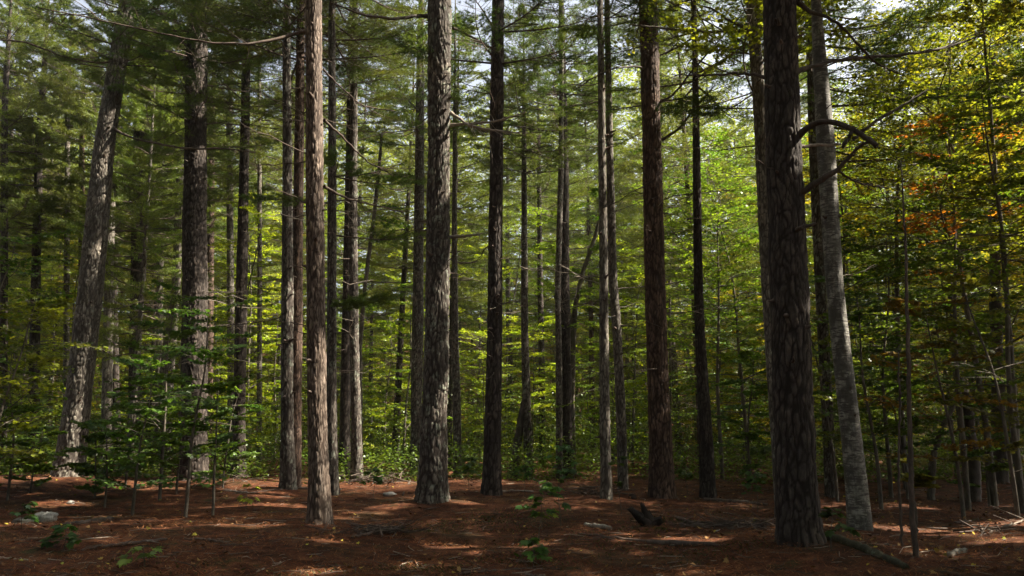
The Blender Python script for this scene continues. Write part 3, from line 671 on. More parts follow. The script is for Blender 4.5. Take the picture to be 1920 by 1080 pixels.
# landmarks used in the labels of what stands between them
LM = [(-60, 'view edge'), (150, 'leaning trunk'), (364, 'thick shaded pine'), (594, 'sunlit front pine'), (815, 'thick central pine'), (926, 'dark brown pine'),
      (1150, 'pale crossing pair'), (1234, 'tall reddish pine'), (1315, 'grey-topped pine'), (1488, 'widest front pine'), (1592, 'white birch'), (1705, 'near dark stem'), (1990, 'far corner')]
def sx(x, y, z=2.0): return 960 + F * x / (y * CT + (z - CAMH) * ST)
ORD = 'first second third fourth fifth sixth seventh eighth ninth tenth eleventh twelfth thirteenth fourteenth fifteenth sixteenth seventeenth eighteenth nineteenth twentieth twenty-first twenty-second twenty-third twenty-fourth twenty-fifth twenty-sixth twenty-seventh twenty-eighth twenty-ninth thirtieth thirty-first thirty-second thirty-third thirty-fourth thirty-fifth thirty-sixth thirty-seventh thirty-eighth thirty-ninth fortieth'.split()
def gap_labels(items, word):
    """items: list of dicts with px; gives each a label by counting between two landmarks"""
    by = {}
    for it in items:
        k = 0
        for j in range(len(LM) - 1):
            if it['px'] >= LM[j][0]: k = j
        by.setdefault((k, it['kind']), []).append(it)
    for (k, kind), L in by.items():
        L.sort(key=lambda i: i['px'])
        A, Bn = LM[k][1], LM[k + 1][1]
        for n_, it in enumerate(L):
            if k == len(LM) - 2: it['label'] = f"{ORD[min(n_, 19)]} {kind} counting outward from the {A} on the right"
            elif k == 0: it['label'] = f"{ORD[min(len(L) - 1 - n_, 19)]} {kind} counting outward from the {Bn} on the left"
            else: it['label'] = f"{ORD[min(n_, 19)]} {kind} counting from the {A} to the {Bn}"

taken = [info[k]['base'] for k in info]
def free(x, y, r): return all((x - a) ** 2 + (y - b) ** 2 > r * r for a, b in taken)

# ------------------------------------------------------------------ pines further back (shared meshes, copied)
def far_pine_meshes(seed, H, cz, r, bark, lib=BOUGHS_C):
    g = np.random.default_rng(seed)
    zs = np.linspace(0, H, 12); C = [np.array([.25 * math.sin(z * .12 + seed), .2 * math.sin(z * .1 + 2 * seed), z]) for z in zs]
    C[0] = C[0] - np.array([0, 0, .4]); Rr = [r * (1 - z / H) ** .8 + .02 for z in zs]
    ax = axisf(C)
    tm = trunk_mesh('trunk', C, Rr, bark, 36, flare=.35, seed=seed * 1.1)
    lm = limb_polys(g, 40, 2.0, cz + 2, ax, lambda z: r, .5, 2.8)
    cm = crown_mesh('crown', ax, cz, H, lib, g, Lmax=3.5, do_carve=False, step=.66, low=4, limbs=lm)
    return H, tm, cm
FP = [far_pine_meshes(1, 22, 8.0, .17, B_D), far_pine_meshes(2, 19, 7.0, .14, B_R), far_pine_meshes(3, 24, 9.5, .19, B_L), far_pine_meshes(4, 16, 4.5, .11, B_G), far_pine_meshes(5, 21, 7.5, .16, B_D)]
far = []
tries = 0
while len(far) < 62 and tries < 9000:
    tries += 1
    y = 27 + 31 * random.random(); x = random.uniform(-1, 1) * (.74 * y + 3)
    px = sx(x, y)
    if y < 40 and random.random() < .45: continue
    if not free(x, y, 2.6): continue
    taken.append((x, y)); far.append(dict(x=x, y=y, px=px, kind='slim background pine trunk' if y < 36 else 'distant pine trunk'))
tries = 0
while len(far) < 88 and tries < 9000:
    tries += 1; y = 54 + 11 * random.random(); x = random.uniform(-1, 1) * (.8 * y)
    if not free(x, y, 2.8): continue
    taken.append((x, y)); far.append(dict(x=x, y=y, px=sx(x, y), kind='distant pine trunk'))
gap_labels(far, '')
for it in far:
    v = random.randrange(5); H, tm, cm = FP[v]
    root = thing('pine_tree', (it['x'], it['y'], float(gz(it['x'], it['y']))), it['label'].replace('background', 'hazy'), 'pine tree', 'pines standing further back', random.uniform(0, 6.28), random.uniform(.85, 1.15))
    link('trunk', tm, root); c = link('crown', cm, root)
    k = random.uniform(.9, 1.5); c.color = (.13 * k * random.uniform(.9, 1.15), .165 * k, .030 * k, 1)

# ------------------------------------------------------------------ understory of maples
GREEN, LIME, YEL, ORG = (.14, .215, .018), (.24, .31, .020), (.34, .30, .025), (.42, .13, .02)
und = []
tries = 0
while len(und) < 270 and tries < 12000:
    tries += 1
    y = 22 + 46 * random.random() ** .8; x = random.uniform(-1, 1) * (.72 * y + 2); px = sx(x, y)
    if px < 720 and y < 29 and random.random() < .6: continue
    lowonly = (60 < px < 260 or 300 < px < 420) and y < 31
    if 560 < px < 1300 and y < 25.5: continue
    if not free(x, y, 1.25): continue
    taken.append((x, y))
    nm = random.choices('smlx', [4, 6, 6 if y < 42 else 9, (1.5 if y < 42 else 9) + (1.5 if px > 1240 else 0)])[0]
    if px < 1240 and y < 36 and nm == 'x': nm = 'l'
    if lowonly: nm = 's'
    r = random.random()
    if px > 1600: col, kd = (YEL, 'yellow-leaved maple') if r < .3 else ((LIME, 'yellow-green maple') if r < .6 else (GREEN, 'green maple'))
    elif px > 1240: col, kd = (YEL, 'yellow-leaved maple') if r < .16 else ((LIME, 'yellow-green maple') if r < .6 else (GREEN, 'green maple'))
    else: col, kd = (YEL, 'yellow-leaved maple') if r < .05 else ((LIME, 'yellow-green maple') if r < .55 else (GREEN, 'green maple'))
    size = {'s': 'low', 'm': 'slim', 'l': 'tall', 'x': 'tallest'}[nm]
    und.append(dict(x=x, y=y, px=px, kind=f"{size} {kd}", nm=nm, col=col))
gap_labels(und, '')
for it in und:
    k = random.uniform(.85, 1.2); put_sapling(it['nm'], it['x'], it['y'], tuple(c * k for c in it['col']), it['label'], 'maples of the sunlit understory', random.uniform(.8, 1.15), random.uniform(0, 6.28))

# autumn maples on the right, nearer: fine leaves, orange and yellow
def near_maple(px, D, H, seed, col, label, nb=34, z0f=.25, spread=1.0, group='autumn maples on the right', r0=None, lib=SPR, libL=1.7, cat='maple tree', name='maple_tree', bend=.05, ls=1.0):
    p = at(px, 800, D); x, y = p[0], D
    tm, lm = sapling_meshes(H, seed, lib, libL, nb, z0f, spread, r0, bend, ls, off=np.array([x, y, float(gz(x, y))]))
    root = thing(name, (x, y, float(gz(x, y))), label, cat, group)
    link('trunk', tm, root); c = link('crown', lm, root); c.color = (*col, 1); return root
near_maple(1800, 17, 9.0, 41, (.42, .17, .02), 'maple with rusty orange leaves reaching over behind the birch', nb=9, z0f=.55, spread=1.0)
near_maple(1690, 21, 13, 42, (.26, .28, .025), 'tall bright yellow maple behind the white birch', nb=50, z0f=.45, spread=1.3)
near_maple(1850, 18, 12, 43, (.20, .24, .02), 'tall yellow maple near the dark curving stem', nb=44, z0f=.4, spread=1.3)
near_maple(1900, 15, 8.5, 44, (.12, .18, .02), 'leafy green maple crowding the right edge', nb=34, z0f=.2, spread=1.1)
near_maple(1800, 23, 8, 45, (.08, .15, .02), 'broad green maple between the birch and the dark curving stem', nb=40, z0f=.1, spread=1.3)
near_maple(1660, 19, 7, 46, (.08, .15, .02), 'green maple filling the space just right of the birch', nb=34, z0f=.15, spread=1.1)
near_maple(1350, 24, 9.5, 47, (.14, .22, .02), 'bright lime maple reaching up between reddish pine and front pine', nb=36, z0f=.3, spread=1.0)
near_maple(1400, 26, 11.5, 48, (.10, .18, .02), 'tall green maple left of the widest front pine', nb=46, z0f=.15, spread=1.1)

# bare near stems on the right and left
def stem(name, pts, label, cat, D=None, m=M_BARK_MAPLE, leaves=None, group=None, seed=0):
    P = np.array([at(a, b, Y) for a, b, _, Y in pts]); r = np.array([w_ / 2 / F * Y for _, _, w_, Y in pts])
    gx, gy = P[0][0], P[0][1]; gzz = float(gz(gx, gy)); base = np.array([gx, gy, gzz])
    P = np.vstack([[P[0][0], P[0][1], min(gzz, P[0][2]) - .15], P]) - base; r = np.r_[r[0] * 1.1, r]
    s = np.r_[0, np.cumsum(np.linalg.norm(np.diff(P, axis=0), axis=1))]; q = np.linspace(0, s[-1], 46)
    Pc = np.stack([np.interp(q, s, P[:, k]) for k in range(3)], 1)
    for _ in range(6): Pc[1:-1] = .25 * Pc[:-2] + .5 * Pc[1:-1] + .25 * Pc[2:]
    g = np.random.default_rng(seed); rc = np.interp(q, s, r) * (1 + g.uniform(-.06, .06, 46)); Pc[1:-1] += g.normal(0, .006, (44, 3))
    root = thing(name, base, label, cat, group)
    B = Buf(); v, f = tubes(Pc[None], rc[None], 9); B.add(v, f); B.G.append((np.arange(45 * 9, 46 * 9)[None].astype(np.int32), 0))
    link('trunk', B.mesh('trunk', [m], True, {'crack': np.ones(B.n)}), root)
    if leaves:
        nb, col, f0, l0, f1 = leaves; W = Buf(); NL = []
        for i in range(nb):
            f = f0 + (f1 - f0) * (i + g.random()) / nb; k = int(f * 45); v, q, lv = SPR[g.integers(len(SPR))]
            M = rot(g.uniform(0, 6.28), R_(g.uniform(-5, 20)), g.uniform(-.2, .2)); s_ = l0 * g.uniform(.6, 1.2) / 1.7
            W.add((v * s_) @ M.T + Pc[k], q, 1); NL.append((lv[:, :1] * s_ + lv - lv[:, :1]) @ M.T + Pc[k])
        NV = np.concatenate(NL); W.add(NV.reshape(-1, 3), np.arange(len(NV) * 4).reshape(-1, 4), 0)
        c = link('crown', W.mesh('crown', [M_LEAF, M_BARK_MAPLE]), root); c.color = (*col, 1)
    return root
stem('maple_sapling', [(1724,1085,11,9.6),(1712,1010,10,9.6),(1708,900,9,9.6),(1704,740,8,9.6),(1700,540,6,9.7),(1696,420,4,9.8),(1690,300,2,10)], 'near dark thin stem rising straight from the bottom edge, right of birch', 'bare sapling', m=M_TWIG, seed=1)
stem('maple_sapling', [(1694,1068,5,10.6),(1688,960,5,10.6),(1684,860,4,10.6),(1688,760,4,10.7),(1684,660,2,10.8)], 'wispy stem just left of the near dark thin stem', 'bare sapling', m=M_TWIG, seed=2)
stem('maple_tree', [(1915,960,17,16),(1908,860,12,16),(1898,700,10,16),(1886,540,9,16),(1876,420,8,16),(1865,310,7,16),(1853,160,6,16),(1845,60,4,16),(1835,-60,3,16)], 'dark slender maple curving upward near the right edge', 'maple tree', leaves=(16, (.22,.22,.02), .45, 1.6, .99), seed=3)
stem('maple_sapling', [(1720,1042,4,12),(1718,960,4,12),(1700,850,3,12)], 'short bare stem standing in the sunny patch', 'maple sapling', leaves=(3, (.16,.16,.02), .6, .5, .99), seed=4)
stem('maple_sapling', [(1745,930,14,19),(1748,860,12,19),(1768,800,10,19),(1800,735,8,19)], 'dark stem leaning over toward the broken snag', 'maple sapling', seed=5)
stem('broken_snag', [(1826,950,24,19),(1828,870,20,19),(1818,800,17,19),(1811,735,15,19)], 'dark broken-off snag with a sunlit top among the maples', 'dead tree', m=B_D, seed=6)
stem('pine_tree', [(1878,940,30,23),(1874,840,26,23),(1870,700,22,23),(1866,560,20,23),(1862,300,17,23),(1860,100,12,23)], 'dark pine trunk in deep shade behind the dark curving maple', 'pine tree', m=B_D, seed=7)
stem('maple_tree', [(676,890,8,27),(675,640,8,27),(688,500,8,27),(700,420,8,27),(708,340,7,27),(716,250,5,27)], 'thin stem curving right behind the front sunlit pine', 'maple tree', leaves=(8, (.09,.17,.02), .5, 1.2, .99), seed=8)
stem('maple_tree', [(1068,890,10,28),(1073,700,10,28),(1076,600,10,28),(1084,540,9,28),(1106,470,8,28),(1122,430,7,28),(1128,360,5,28)], 'thin crooked stem bending right between the brown twins and pale pair', 'maple tree', leaves=(6, (.09,.17,.02), .6, 1.1, .99), seed=9)
near_maple(360, 14.6, 3.9, 51, (.085, .165, .03), 'dark green leafy sapling in front of the thick shaded pine', nb=17, z0f=.12, spread=1.1, group='shaded saplings on the left', lib=SPR_F, libL=1.1, cat='maple sapling', name='maple_sapling')
near_maple(410, 15.0, 2.6, 52, (.085, .165, .03), 'thin sapling with few leaves before the slim grey trunk', nb=7, z0f=.35, spread=.9, group='shaded saplings on the left', lib=SPR_F, libL=1.1, cat='maple sapling', name='maple_sapling')
near_maple(262, 16.0, 3.2, 53, (.085, .165, .03), 'bushy dark green sapling midway between leaning trunk and shaded pine', nb=18, z0f=.12, spread=1.2, group='shaded saplings on the left', lib=SPR_F, libL=1.1, cat='maple sapling', name='maple_sapling')
near_maple(210, 17.5, 2.0, 54, (.055, .12, .02), 'low dark sapling at the right foot of the leaning trunk', nb=14, z0f=.12, spread=1.2, group='shaded saplings on the left', lib=SPR_F, libL=1.1, cat='maple sapling', name='maple_sapling')
near_maple(-10, 15, 4.3, 55, (.12, .15, .015), 'yellow-green sapling spreading low at the far left of the clearing', nb=22, z0f=.2, spread=1.35, group='shaded saplings on the left', lib=SPR_F, libL=1.1, cat='maple sapling', name='maple_sapling')
near_maple(-60, 17, 6.0, 56, (.07, .13, .015), 'leafy sapling crowding in at the left edge', nb=28, z0f=.1, spread=1.3, group='shaded saplings on the left', lib=SPR_F, libL=1.1, cat='maple sapling', name='maple_sapling')
near_maple(310, 18.5, 5.0, 57, (.06, .12, .02), 'taller sapling with drooping layers before the pale wide-based trunk', nb=22, z0f=.1, spread=1.1, group='shaded saplings on the left', lib=SPR_F, libL=1.1, cat='maple sapling', name='maple_sapling')
near_maple(1560, 18.0, 4.5, 58, (.12, .14, .02), 'dull yellow-green sapling before the foot of the white birch', nb=14, z0f=.25, spread=1.1, group='shaded saplings on the right', lib=SPR_F, libL=1.1, cat='maple sapling', name='maple_sapling')
near_maple(1640, 16.0, 5.0, 59, (.07, .12, .02), 'dim green sapling close right of the birch trunk', nb=20, z0f=.2, spread=1.1, group='shaded saplings on the right', lib=SPR_F, libL=1.1, cat='maple sapling', name='maple_sapling')
near_maple(1790, 14.5, 4.2, 60, (.20, .13, .02), 'amber-leaved sapling before the broken snag', nb=14, z0f=.2, spread=1.1, group='shaded saplings on the right', lib=SPR_F, libL=1.1, cat='maple sapling', name='maple_sapling')
near_maple(1890, 13.5, 4.4, 61, (.12, .13, .02), 'mixed green and amber sapling by the foot of the curving maple', nb=18, z0f=.12, spread=1.1, group='shaded saplings on the right', lib=SPR_F, libL=1.1, cat='maple sapling', name='maple_sapling')

# small seedlings on the forest floor: (px, base py, height, leaves, label)
for px_, D_, H_, sd_, lb in ((30, 18, 3.4, 71, 'feathery sapling at the left edge behind the pale stone'), (70, 19.5, 1.5, 72, 'low full sapling before the foot of the leaning trunk'), (190, 19, 1.7, 73, 'soft green sapling just right of the leaning trunk foot'),
        (245, 20.5, 3.0, 74, 'full-skirted sapling between the leaning trunk and the shaded pine'), (340, 20, 3.0, 75, 'round sapling hiding the foot of the thick shaded pine'), (425, 21, 2.6, 76, 'small sapling right of the thick shaded pine foot'),
        (1400, 20.5, 3.6, 77, 'full green sapling left of the widest front pine'), (1690, 19, 3.6, 78, 'dense green sapling behind the near dark stem'), (1840, 18, 3.4, 79, 'dense dim sapling behind the broken snag')):
    near_maple(px_, D_, H_, sd_, (.095, .17, .025), lb, nb=15, z0f=.1, spread=1.1, group='saplings at the edge of the clearing', cat='maple sapling', name='maple_sapling')
SEED = [(1008,1040,.95,7,(.06,.14,.03),'tall seedling whose leaf layers stand below the dark brown pine'),(1052,985,1.35,8,(.06,.14,.04),'thin seedling with bluish green leaves before the brown twin trunks'),
        (1000,1062,.35,6,(.07,.17,.02),'low bright seedling at the bottom, in front of the tall seedling'),(120,1032,.35,6,(.05,.12,.02),'low shaded seedling left of the dark fallen stick'),
        (270,1066,.25,3,(.16,.26,.05),'tiny pale green seedling at the bottom left'),(1016,990,.5,4,(.18,.26,.03),'tiny seedling with one lit yellow-green leaf'),(700,935,.7,9,(.05,.12,.02),'bushy low seedling at the brush pile'),
        (880,930,.8,9,(.06,.13,.02),'fresh green seedling right of the flared foot of the thick pine'),(1165,965,1.1,2,(.06,.12,.02),'nearly leafless wisp of a seedling by the long grey stick'),(40,990,.4,4,(.06,.14,.03),'seedling beside the pale stone'),
        (1420,962,.9,9,(.06,.13,.02),'low green seedling left of the widest front pine'),(1290,940,.8,8,(.07,.14,.02),'low green seedling between the reddish pine and the grey-topped pine'),
        (1560,1048,.55,3,(.05,.1,.02),'dim seedling by the mossy log'),(460,955,.5,3,(.3,.4,.03),'little seedling with a glowing yellow leaf'),(985,935,.75,7,(.06,.14,.03),'seedling at the foot of the pale buttressed trunk')]
def seedling(H, nb, seed):
    g = np.random.default_rng(seed); s_ = np.linspace(0, 1, 12); ph = g.uniform(0, 6, 2)
    P = np.stack([.10 * H * np.sin(s_ * 3 + ph[0]) * s_, .10 * H * np.sin(s_ * 2.5 + ph[1]) * s_, H * s_], 1); P[0, 2] = -.08
    B = Buf(); v, q = tubes(P[None], np.linspace(.006 + .002 * H, .002, 12)[None], 6); B.add(v, q); tm = B.mesh('stem', [M_BARK_MAPLE], True)
    W = Buf(); LV = []; O = MAPLE_OUT; TP = []
    for i in range(nb):
        f = g.uniform(.45 if H > .6 else .25, 1) ** .8; o = np.array([np.interp(f, s_, P[:, k]) for k in range(3)]); az = g.uniform(0, 6.28); l = g.uniform(.12, .42) * min(1, .5 + H * .6) * (1.25 - .6 * f)
        d = np.array([math.cos(az), math.sin(az), g.uniform(-.05, .45)]); tw = o + d * l * np.linspace(0, 1, 5)[:, None] - np.outer(np.linspace(0, 1, 5) ** 2 * l * .25, [0, 0, 1]); TP.append(tw)
        for k in range(g.integers(4, 9)):
            t = g.uniform(.25, 1.0); b0 = np.array([np.interp(t, np.linspace(0, 1, 5), tw[:, j]) for j in range(3)]); a2 = az + g.normal(0, .9); pe = g.uniform(.03, .07)
            ld = unit(np.array([math.cos(a2), math.sin(a2), -g.uniform(-.1, .8)])); nr = unit(np.array([0, 0, 1.]) + g.normal(0, .3, 3)); sd = unit(np.cross(ld, nr)); nr = np.cross(sd, ld); sz = g.uniform(.06, .125)
            b0 = b0 + ld * pe * .6; LV.append(b0 + sz * (ld * O[:, 1:2] + sd * O[:, :1] - nr * (.3 * np.abs(O[:, :1]) + .2 * O[:, 1:2] ** 2)))
    v, q = tubes(np.stack(TP), np.tile(np.linspace(.0025, .0012, 5), (len(TP), 1)), 4); W.add(v, q, 1); LV = np.stack(LV)
    W.add(LV.reshape(-1, 3), np.arange(len(LV) * 12).reshape(-1, 12), 0); return tm, W.mesh('leaves', [M_LEAF, M_BARK_MAPLE])
for i, (px, py, H, nb, col, lab) in enumerate(SEED):
    p = ground(px, py); tm, lm = seedling(H, nb * 2, 900 + i)
    root = thing('maple_seedling', (p[0], p[1], float(gz(p[0], p[1]))), lab, 'seedling', 'seedlings on the forest floor'); link('stem', tm, root); c = link('leaves', lm, root); c.color = (*col, 1)

# ------------------------------------------------------------------ pines added beside and behind the view to shade it
side = []
for (x, y) in [(10.6,12.6),(13.4,17.2),(16.3,21.5),(19.6,26),(10.5,8.6),(14,11.5),(17.5,15.2),(21.5,19.5),(13.5,4),(24,21),(7.5,-.5),(5.4,3.0),(-5.4,3.2),(7.4,6.2),(-7.6,6.4),(-8.9,10.8),(17.5,8),(21,12),(25,16),(27,24),(31,20),(33,29),(26,9),(17,2),(-14,12),(-19,19),(-13,4),(-22,26),(4,-2.5),(-4.5,-2),(9.5,-4),(-8.5,1.5),(0,-6),(29,33),(37,24),(-9.5,7.5)]:
    side.append((x, y))
for i, (x, y) in enumerate(side):
    g = np.random.default_rng(1200 + i); H = g.uniform(18, 23); base = np.array([x, y, float(gz(x, y))]); r = g.uniform(.16, .28)
    C = [np.array([.2 * math.sin(z * .13 + i), .2 * math.sin(z * .11 + 2 * i), z]) for z in np.linspace(0, H, 10)]; C[0][2] = -.4
    Rr = [r * (1 - z / H) ** .8 + .02 for z in np.linspace(0, H, 10)]; ax = axisf(C)
    root = thing('pine_tree', base, f"{ORD[i]} added shade-giving pine beside the view", 'pine tree', 'added shade pines around the clearing')
    link('trunk', trunk_mesh('trunk', C, Rr, B_D, 34, .3, i * 2.1), root)
    c = link('crown', crown_mesh('crown', ax, 8.5 + 2.0 * (y < 14), H, BOUGHS_X, g, Lmax=4.4, off=base, step=.65, low=4), root); c.color = (*NEEDLE_COL, 1)

ring = []; tries = 0  # pines added out of view to block low sky light
while len(ring) < 44 and tries < 4000:
    tries += 1; a = random.uniform(0, 6.283); r = random.uniform(11, 42); x, y = r * math.sin(a), r * math.cos(a)
    if abs(x) < .8 * y + 5 or (x > 6 and y > -4): continue
    if not free(x, y, 3.8): continue
    taken.append((x, y)); ring.append((x, y))
for i, (x, y) in enumerate(ring):
    H, tm, cm = FP[i % 5]
    root = thing('pine_tree', (x, y, float(gz(x, y))), 'one of the unseen pines added around the clearing to block low sky light', 'pine tree', 'woods around the clearing', random.uniform(0, 6.28), random.uniform(.9, 1.15))
    link('trunk', tm, root); c = link('crown', cm, root); c.color = (*NEEDLE_COL, 1)
low = []; tries = 0  # maple sapling copies added out of view to block low light
while len(low) < 60 and tries < 6000:
    tries += 1; a = random.uniform(0, 6.283); r = random.uniform(8, 30); x, y = r * math.sin(a), r * math.cos(a)
    if abs(x) < .76 * y + 3.5 or not free(x, y, 1.8): continue
    taken.append((x, y)); low.append((x, y))
for i, (x, y) in enumerate(low):
    H, tm, lm = SAPS['ml'[i % 2]][i % 3]
    root = thing('shade_sapling', (x, y, float(gz(x, y))), 'one of the unseen saplings added around the clearing to block low light', 'added sapling', 'saplings added around the clearing', random.uniform(0, 6.28), random.uniform(.8, 1.1))
    link('trunk', tm, root); c = link('crown', lm, root); c.color = (*GREEN, 1)

# ------------------------------------------------------------------ ground
def grid(x0, x1, nx, y0, y1, ny, fine=True):
    X, Y = np.meshgrid(np.linspace(x0, x1, nx), np.linspace(y0, y1, ny), indexing='xy')
    return X, Y
B = Buf()
xs = np.r_[np.array([-600, -300, -150, -80]), np.linspace(-45, -16, 40), np.linspace(-15.8, 15.8, 330), np.linspace(16, 45, 40), np.array([80, 150, 300, 600])]
ys = np.r_[np.array([-300, -100, -40, -15, -5, 0, 4]), np.linspace(7, 24, 230), np.linspace(24.4, 60, 110), np.array([64, 70, 76, 82, 90, 98, 120, 200, 400, 700])]
X, Y = np.meshgrid(xs, ys); Z = gz(X, Y)
near = (np.abs(X) < 16) & (Y > 6) & (Y < 25)
bmp = (vnoise(X * 1.7, Y * 1.7, None, 1) - .5) * .05 + (vnoise(X * 9, Y * 9, None, 2) - .5) * .02
Z = Z + np.where(near, bmp, 0)
hp = ground(810, 1015); Z = Z - .14 * np.exp(-(((X - hp[0]) / .45) ** 2 + ((Y - hp[1]) / .22) ** 2)) + .07 * np.exp(-(((X - hp[0]) / .9) ** 2 + ((Y - hp[1] - .35) / .25) ** 2))
idx = np.arange(X.size).reshape(X.shape)
q = np.stack([idx[:-1, :-1], idx[:-1, 1:], idx[1:, 1:], idx[1:, :-1]], -1).reshape(-1, 4)
B.add(np.stack([X, Y, Z], -1), q)
tag(link('ground', B.mesh('ground', [M_GROUND], True)), 'rust-brown forest floor of fallen pine needles', 'ground', kind='structure')

# needle litter, fallen leaves, grass
def pick_ground(n, ymin=8.5, ymax=26, pw=1.4):
    y = ymin + (ymax - ymin) * rng.random(n) ** pw; x = rng.uniform(-1, 1, n) * (.70 * y + 1)
    return x, y
n = 150000; x, y = pick_ground(n); z = gz(x, y) + rng.uniform(-.01, .045, n); a = rng.uniform(0, 6.28, n); l = rng.uniform(.05, .14, n)
d = np.stack([np.cos(a), np.sin(a), rng.uniform(-.25, .4, n)], 1); c = np.stack([x, y, z], 1); sdv = np.stack([-np.sin(a), np.cos(a), np.zeros(n)], 1) * .0028
V = np.stack([c - sdv, c + sdv, c + d * l[:, None]], 1); B = Buf(); B.add(V.reshape(-1, 3), np.arange(3 * n).reshape(-1, 3))
m, nn_, out = mat('dry_needles'); isl = N(nn_, 'NewGeometry').outputs['Random Per Island']
cc = ramp(nn_, isl, [(0, (.06, .02, .01)), (.5, (.19, .07, .03)), (.9, (.36, .16, .07)), (1, (.45, .28, .15))]); dd_ = N(nn_, 'BsdfDiffuse'); nn_.links.new(cc, dd_.inputs[0]); nn_.links.new(dd_.outputs[0], out.inputs[0])
tag(link('fallen_needles', B.mesh('fallen_needles', [m])), 'loose dry pine needles lying over the forest floor', 'needle litter', kind='stuff')
n = 3600; x, y = pick_ground(n, 8.5, 27, 1.3); a = rng.uniform(0, 6.28, n); l = .06 + .35 * rng.random(n) ** 2.5
d = np.stack([np.cos(a), np.sin(a), rng.normal(0, .06, n)], 1); c = np.stack([x, y, gz(x, y) + .022], 1); bnd = rng.normal(0, .09, (n, 3)) * [1, 1, .3]
P = c[:, None] + (d * l[:, None])[:, None] * np.linspace(-.5, .5, 4)[None, :, None]; P[:, 1] += bnd * l[:, None]; P[:, 2] += bnd * l[:, None] * .5
v, q = tubes(P, (.0025 + .02 * l[:, None] ** 1.6) * np.array([.8, 1, .9, .5]), 4); B = Buf(); k = len(q) // 5; kk = (np.arange(len(q)) // 12) % 5 == 0
B.add(v, q[~kk], 0); B.G.append((q[kk].astype(np.int32), 1))
tag(link('twig_litter', B.mesh('twig_litter', [M_TWIG, M_TWIG_PALE])), 'short dead twigs strewn over the forest floor', 'twig litter', kind='stuff')
n = 6000; x, y = pick_ground(n, 8.5, 34, 1.2); w_ = rng.random(n) < np.where(x > 4, 1, .45); x, y = x[w_], y[w_]; n = len(x)
z = gz(x, y) + .03; a = rng.uniform(0, 6.28, n); l = rng.uniform(.03, .075, n)[:, None]
nr = unit(np.array([0, 0, 1.]) + rng.normal(0, .4, (n, 3))); d = np.stack([np.cos(a), np.sin(a), 0 * a], 1); s_ = unit(np.cross(d, nr)); d = np.cross(nr, s_)
c = np.stack([x, y, z], 1); O = MAPLE_OUT
V = c[:, None] + l[:, None] * (d[:, None] * O[None, :, 1:2] + s_[:, None] * O[None, :, :1] + nr[:, None] * (.25 * np.abs(O[None, :, :1])))
B = Buf(); B.add(V.reshape(-1, 3), np.arange(12 * n).reshape(-1, 12))
m, nn_, out = mat('fallen_leaf'); isl = N(nn_, 'NewGeometry').outputs['Random Per Island']
cc = ramp(nn_, isl, [(0, (.06, .03, .018)), (.55, (.22, .12, .06)), (.9, (.30, .20, .08)), (.985, (.46, .37, .06)), (1, (.30, .36, .08))]); dd_ = N(nn_, 'BsdfDiffuse'); nn_.links.new(cc, dd_.inputs[0]); nn_.links.new(dd_.outputs[0], out.inputs[0])
tag(link('fallen_leaves', B.mesh('fallen_leaves', [m])), 'yellow and tan fallen maple leaves scattered on the needles', 'fallen leaves', kind='stuff')
gx_, gy_ = [], []
for (px, py, rx, ry, k) in [(880,985,1.0,.8,900),(940,970,.8,.8,800),(1250,975,.6,.4,600),(770,1068,.7,.3,700),(1170,1025,.8,.5,500),(1340,1040,1.0,.5,500),(960,1050,.8,.4,500),(780,995,.5,.3,300),(560,1078,.6,.3,250),(330,1060,.8,.4,200),(1230,992,.5,.3,400),(1380,970,.8,.8,500),(1010,1010,1.2,.8,500)]:
    p = ground(px, py); gx_.append(rng.normal(p[0], rx * .6, k)); gy_.append(rng.normal(p[1], ry * .6, k))
x = np.concatenate(gx_); y = np.concatenate(gy_); kk = rng.random(len(x)) < .6; x, y = x[kk], y[kk]; n = len(x); z = gz(x, y) - .01; a = rng.uniform(0, 6.28, n); l = rng.uniform(.02, .065, n)[:, None]
d = unit(np.stack([np.cos(a) * .6, np.sin(a) * .6, np.ones(n)], 1)); sdv = np.stack([-np.sin(a), np.cos(a), 0 * a], 1) * .0022; c = np.stack([x, y, z], 1)
mid = c + d * l * .6; tip = c + d * l + np.stack([np.cos(a), np.sin(a), -.3 + 0 * a], 1) * l * .35
V = np.stack([c - sdv, c + sdv, mid + sdv * .7, tip, mid - sdv * .7], 1); B = Buf(); B.add(V.reshape(-1, 3), np.arange(5 * n).reshape(-1, 5))
o = link('grass', B.mesh('grass', [leaf_mat('grass_blades', (.06, .085, .03), .4, .04, .5)])); tag(o, 'sparse short grass and moss tufts among the needles', 'grass', kind='stuff')

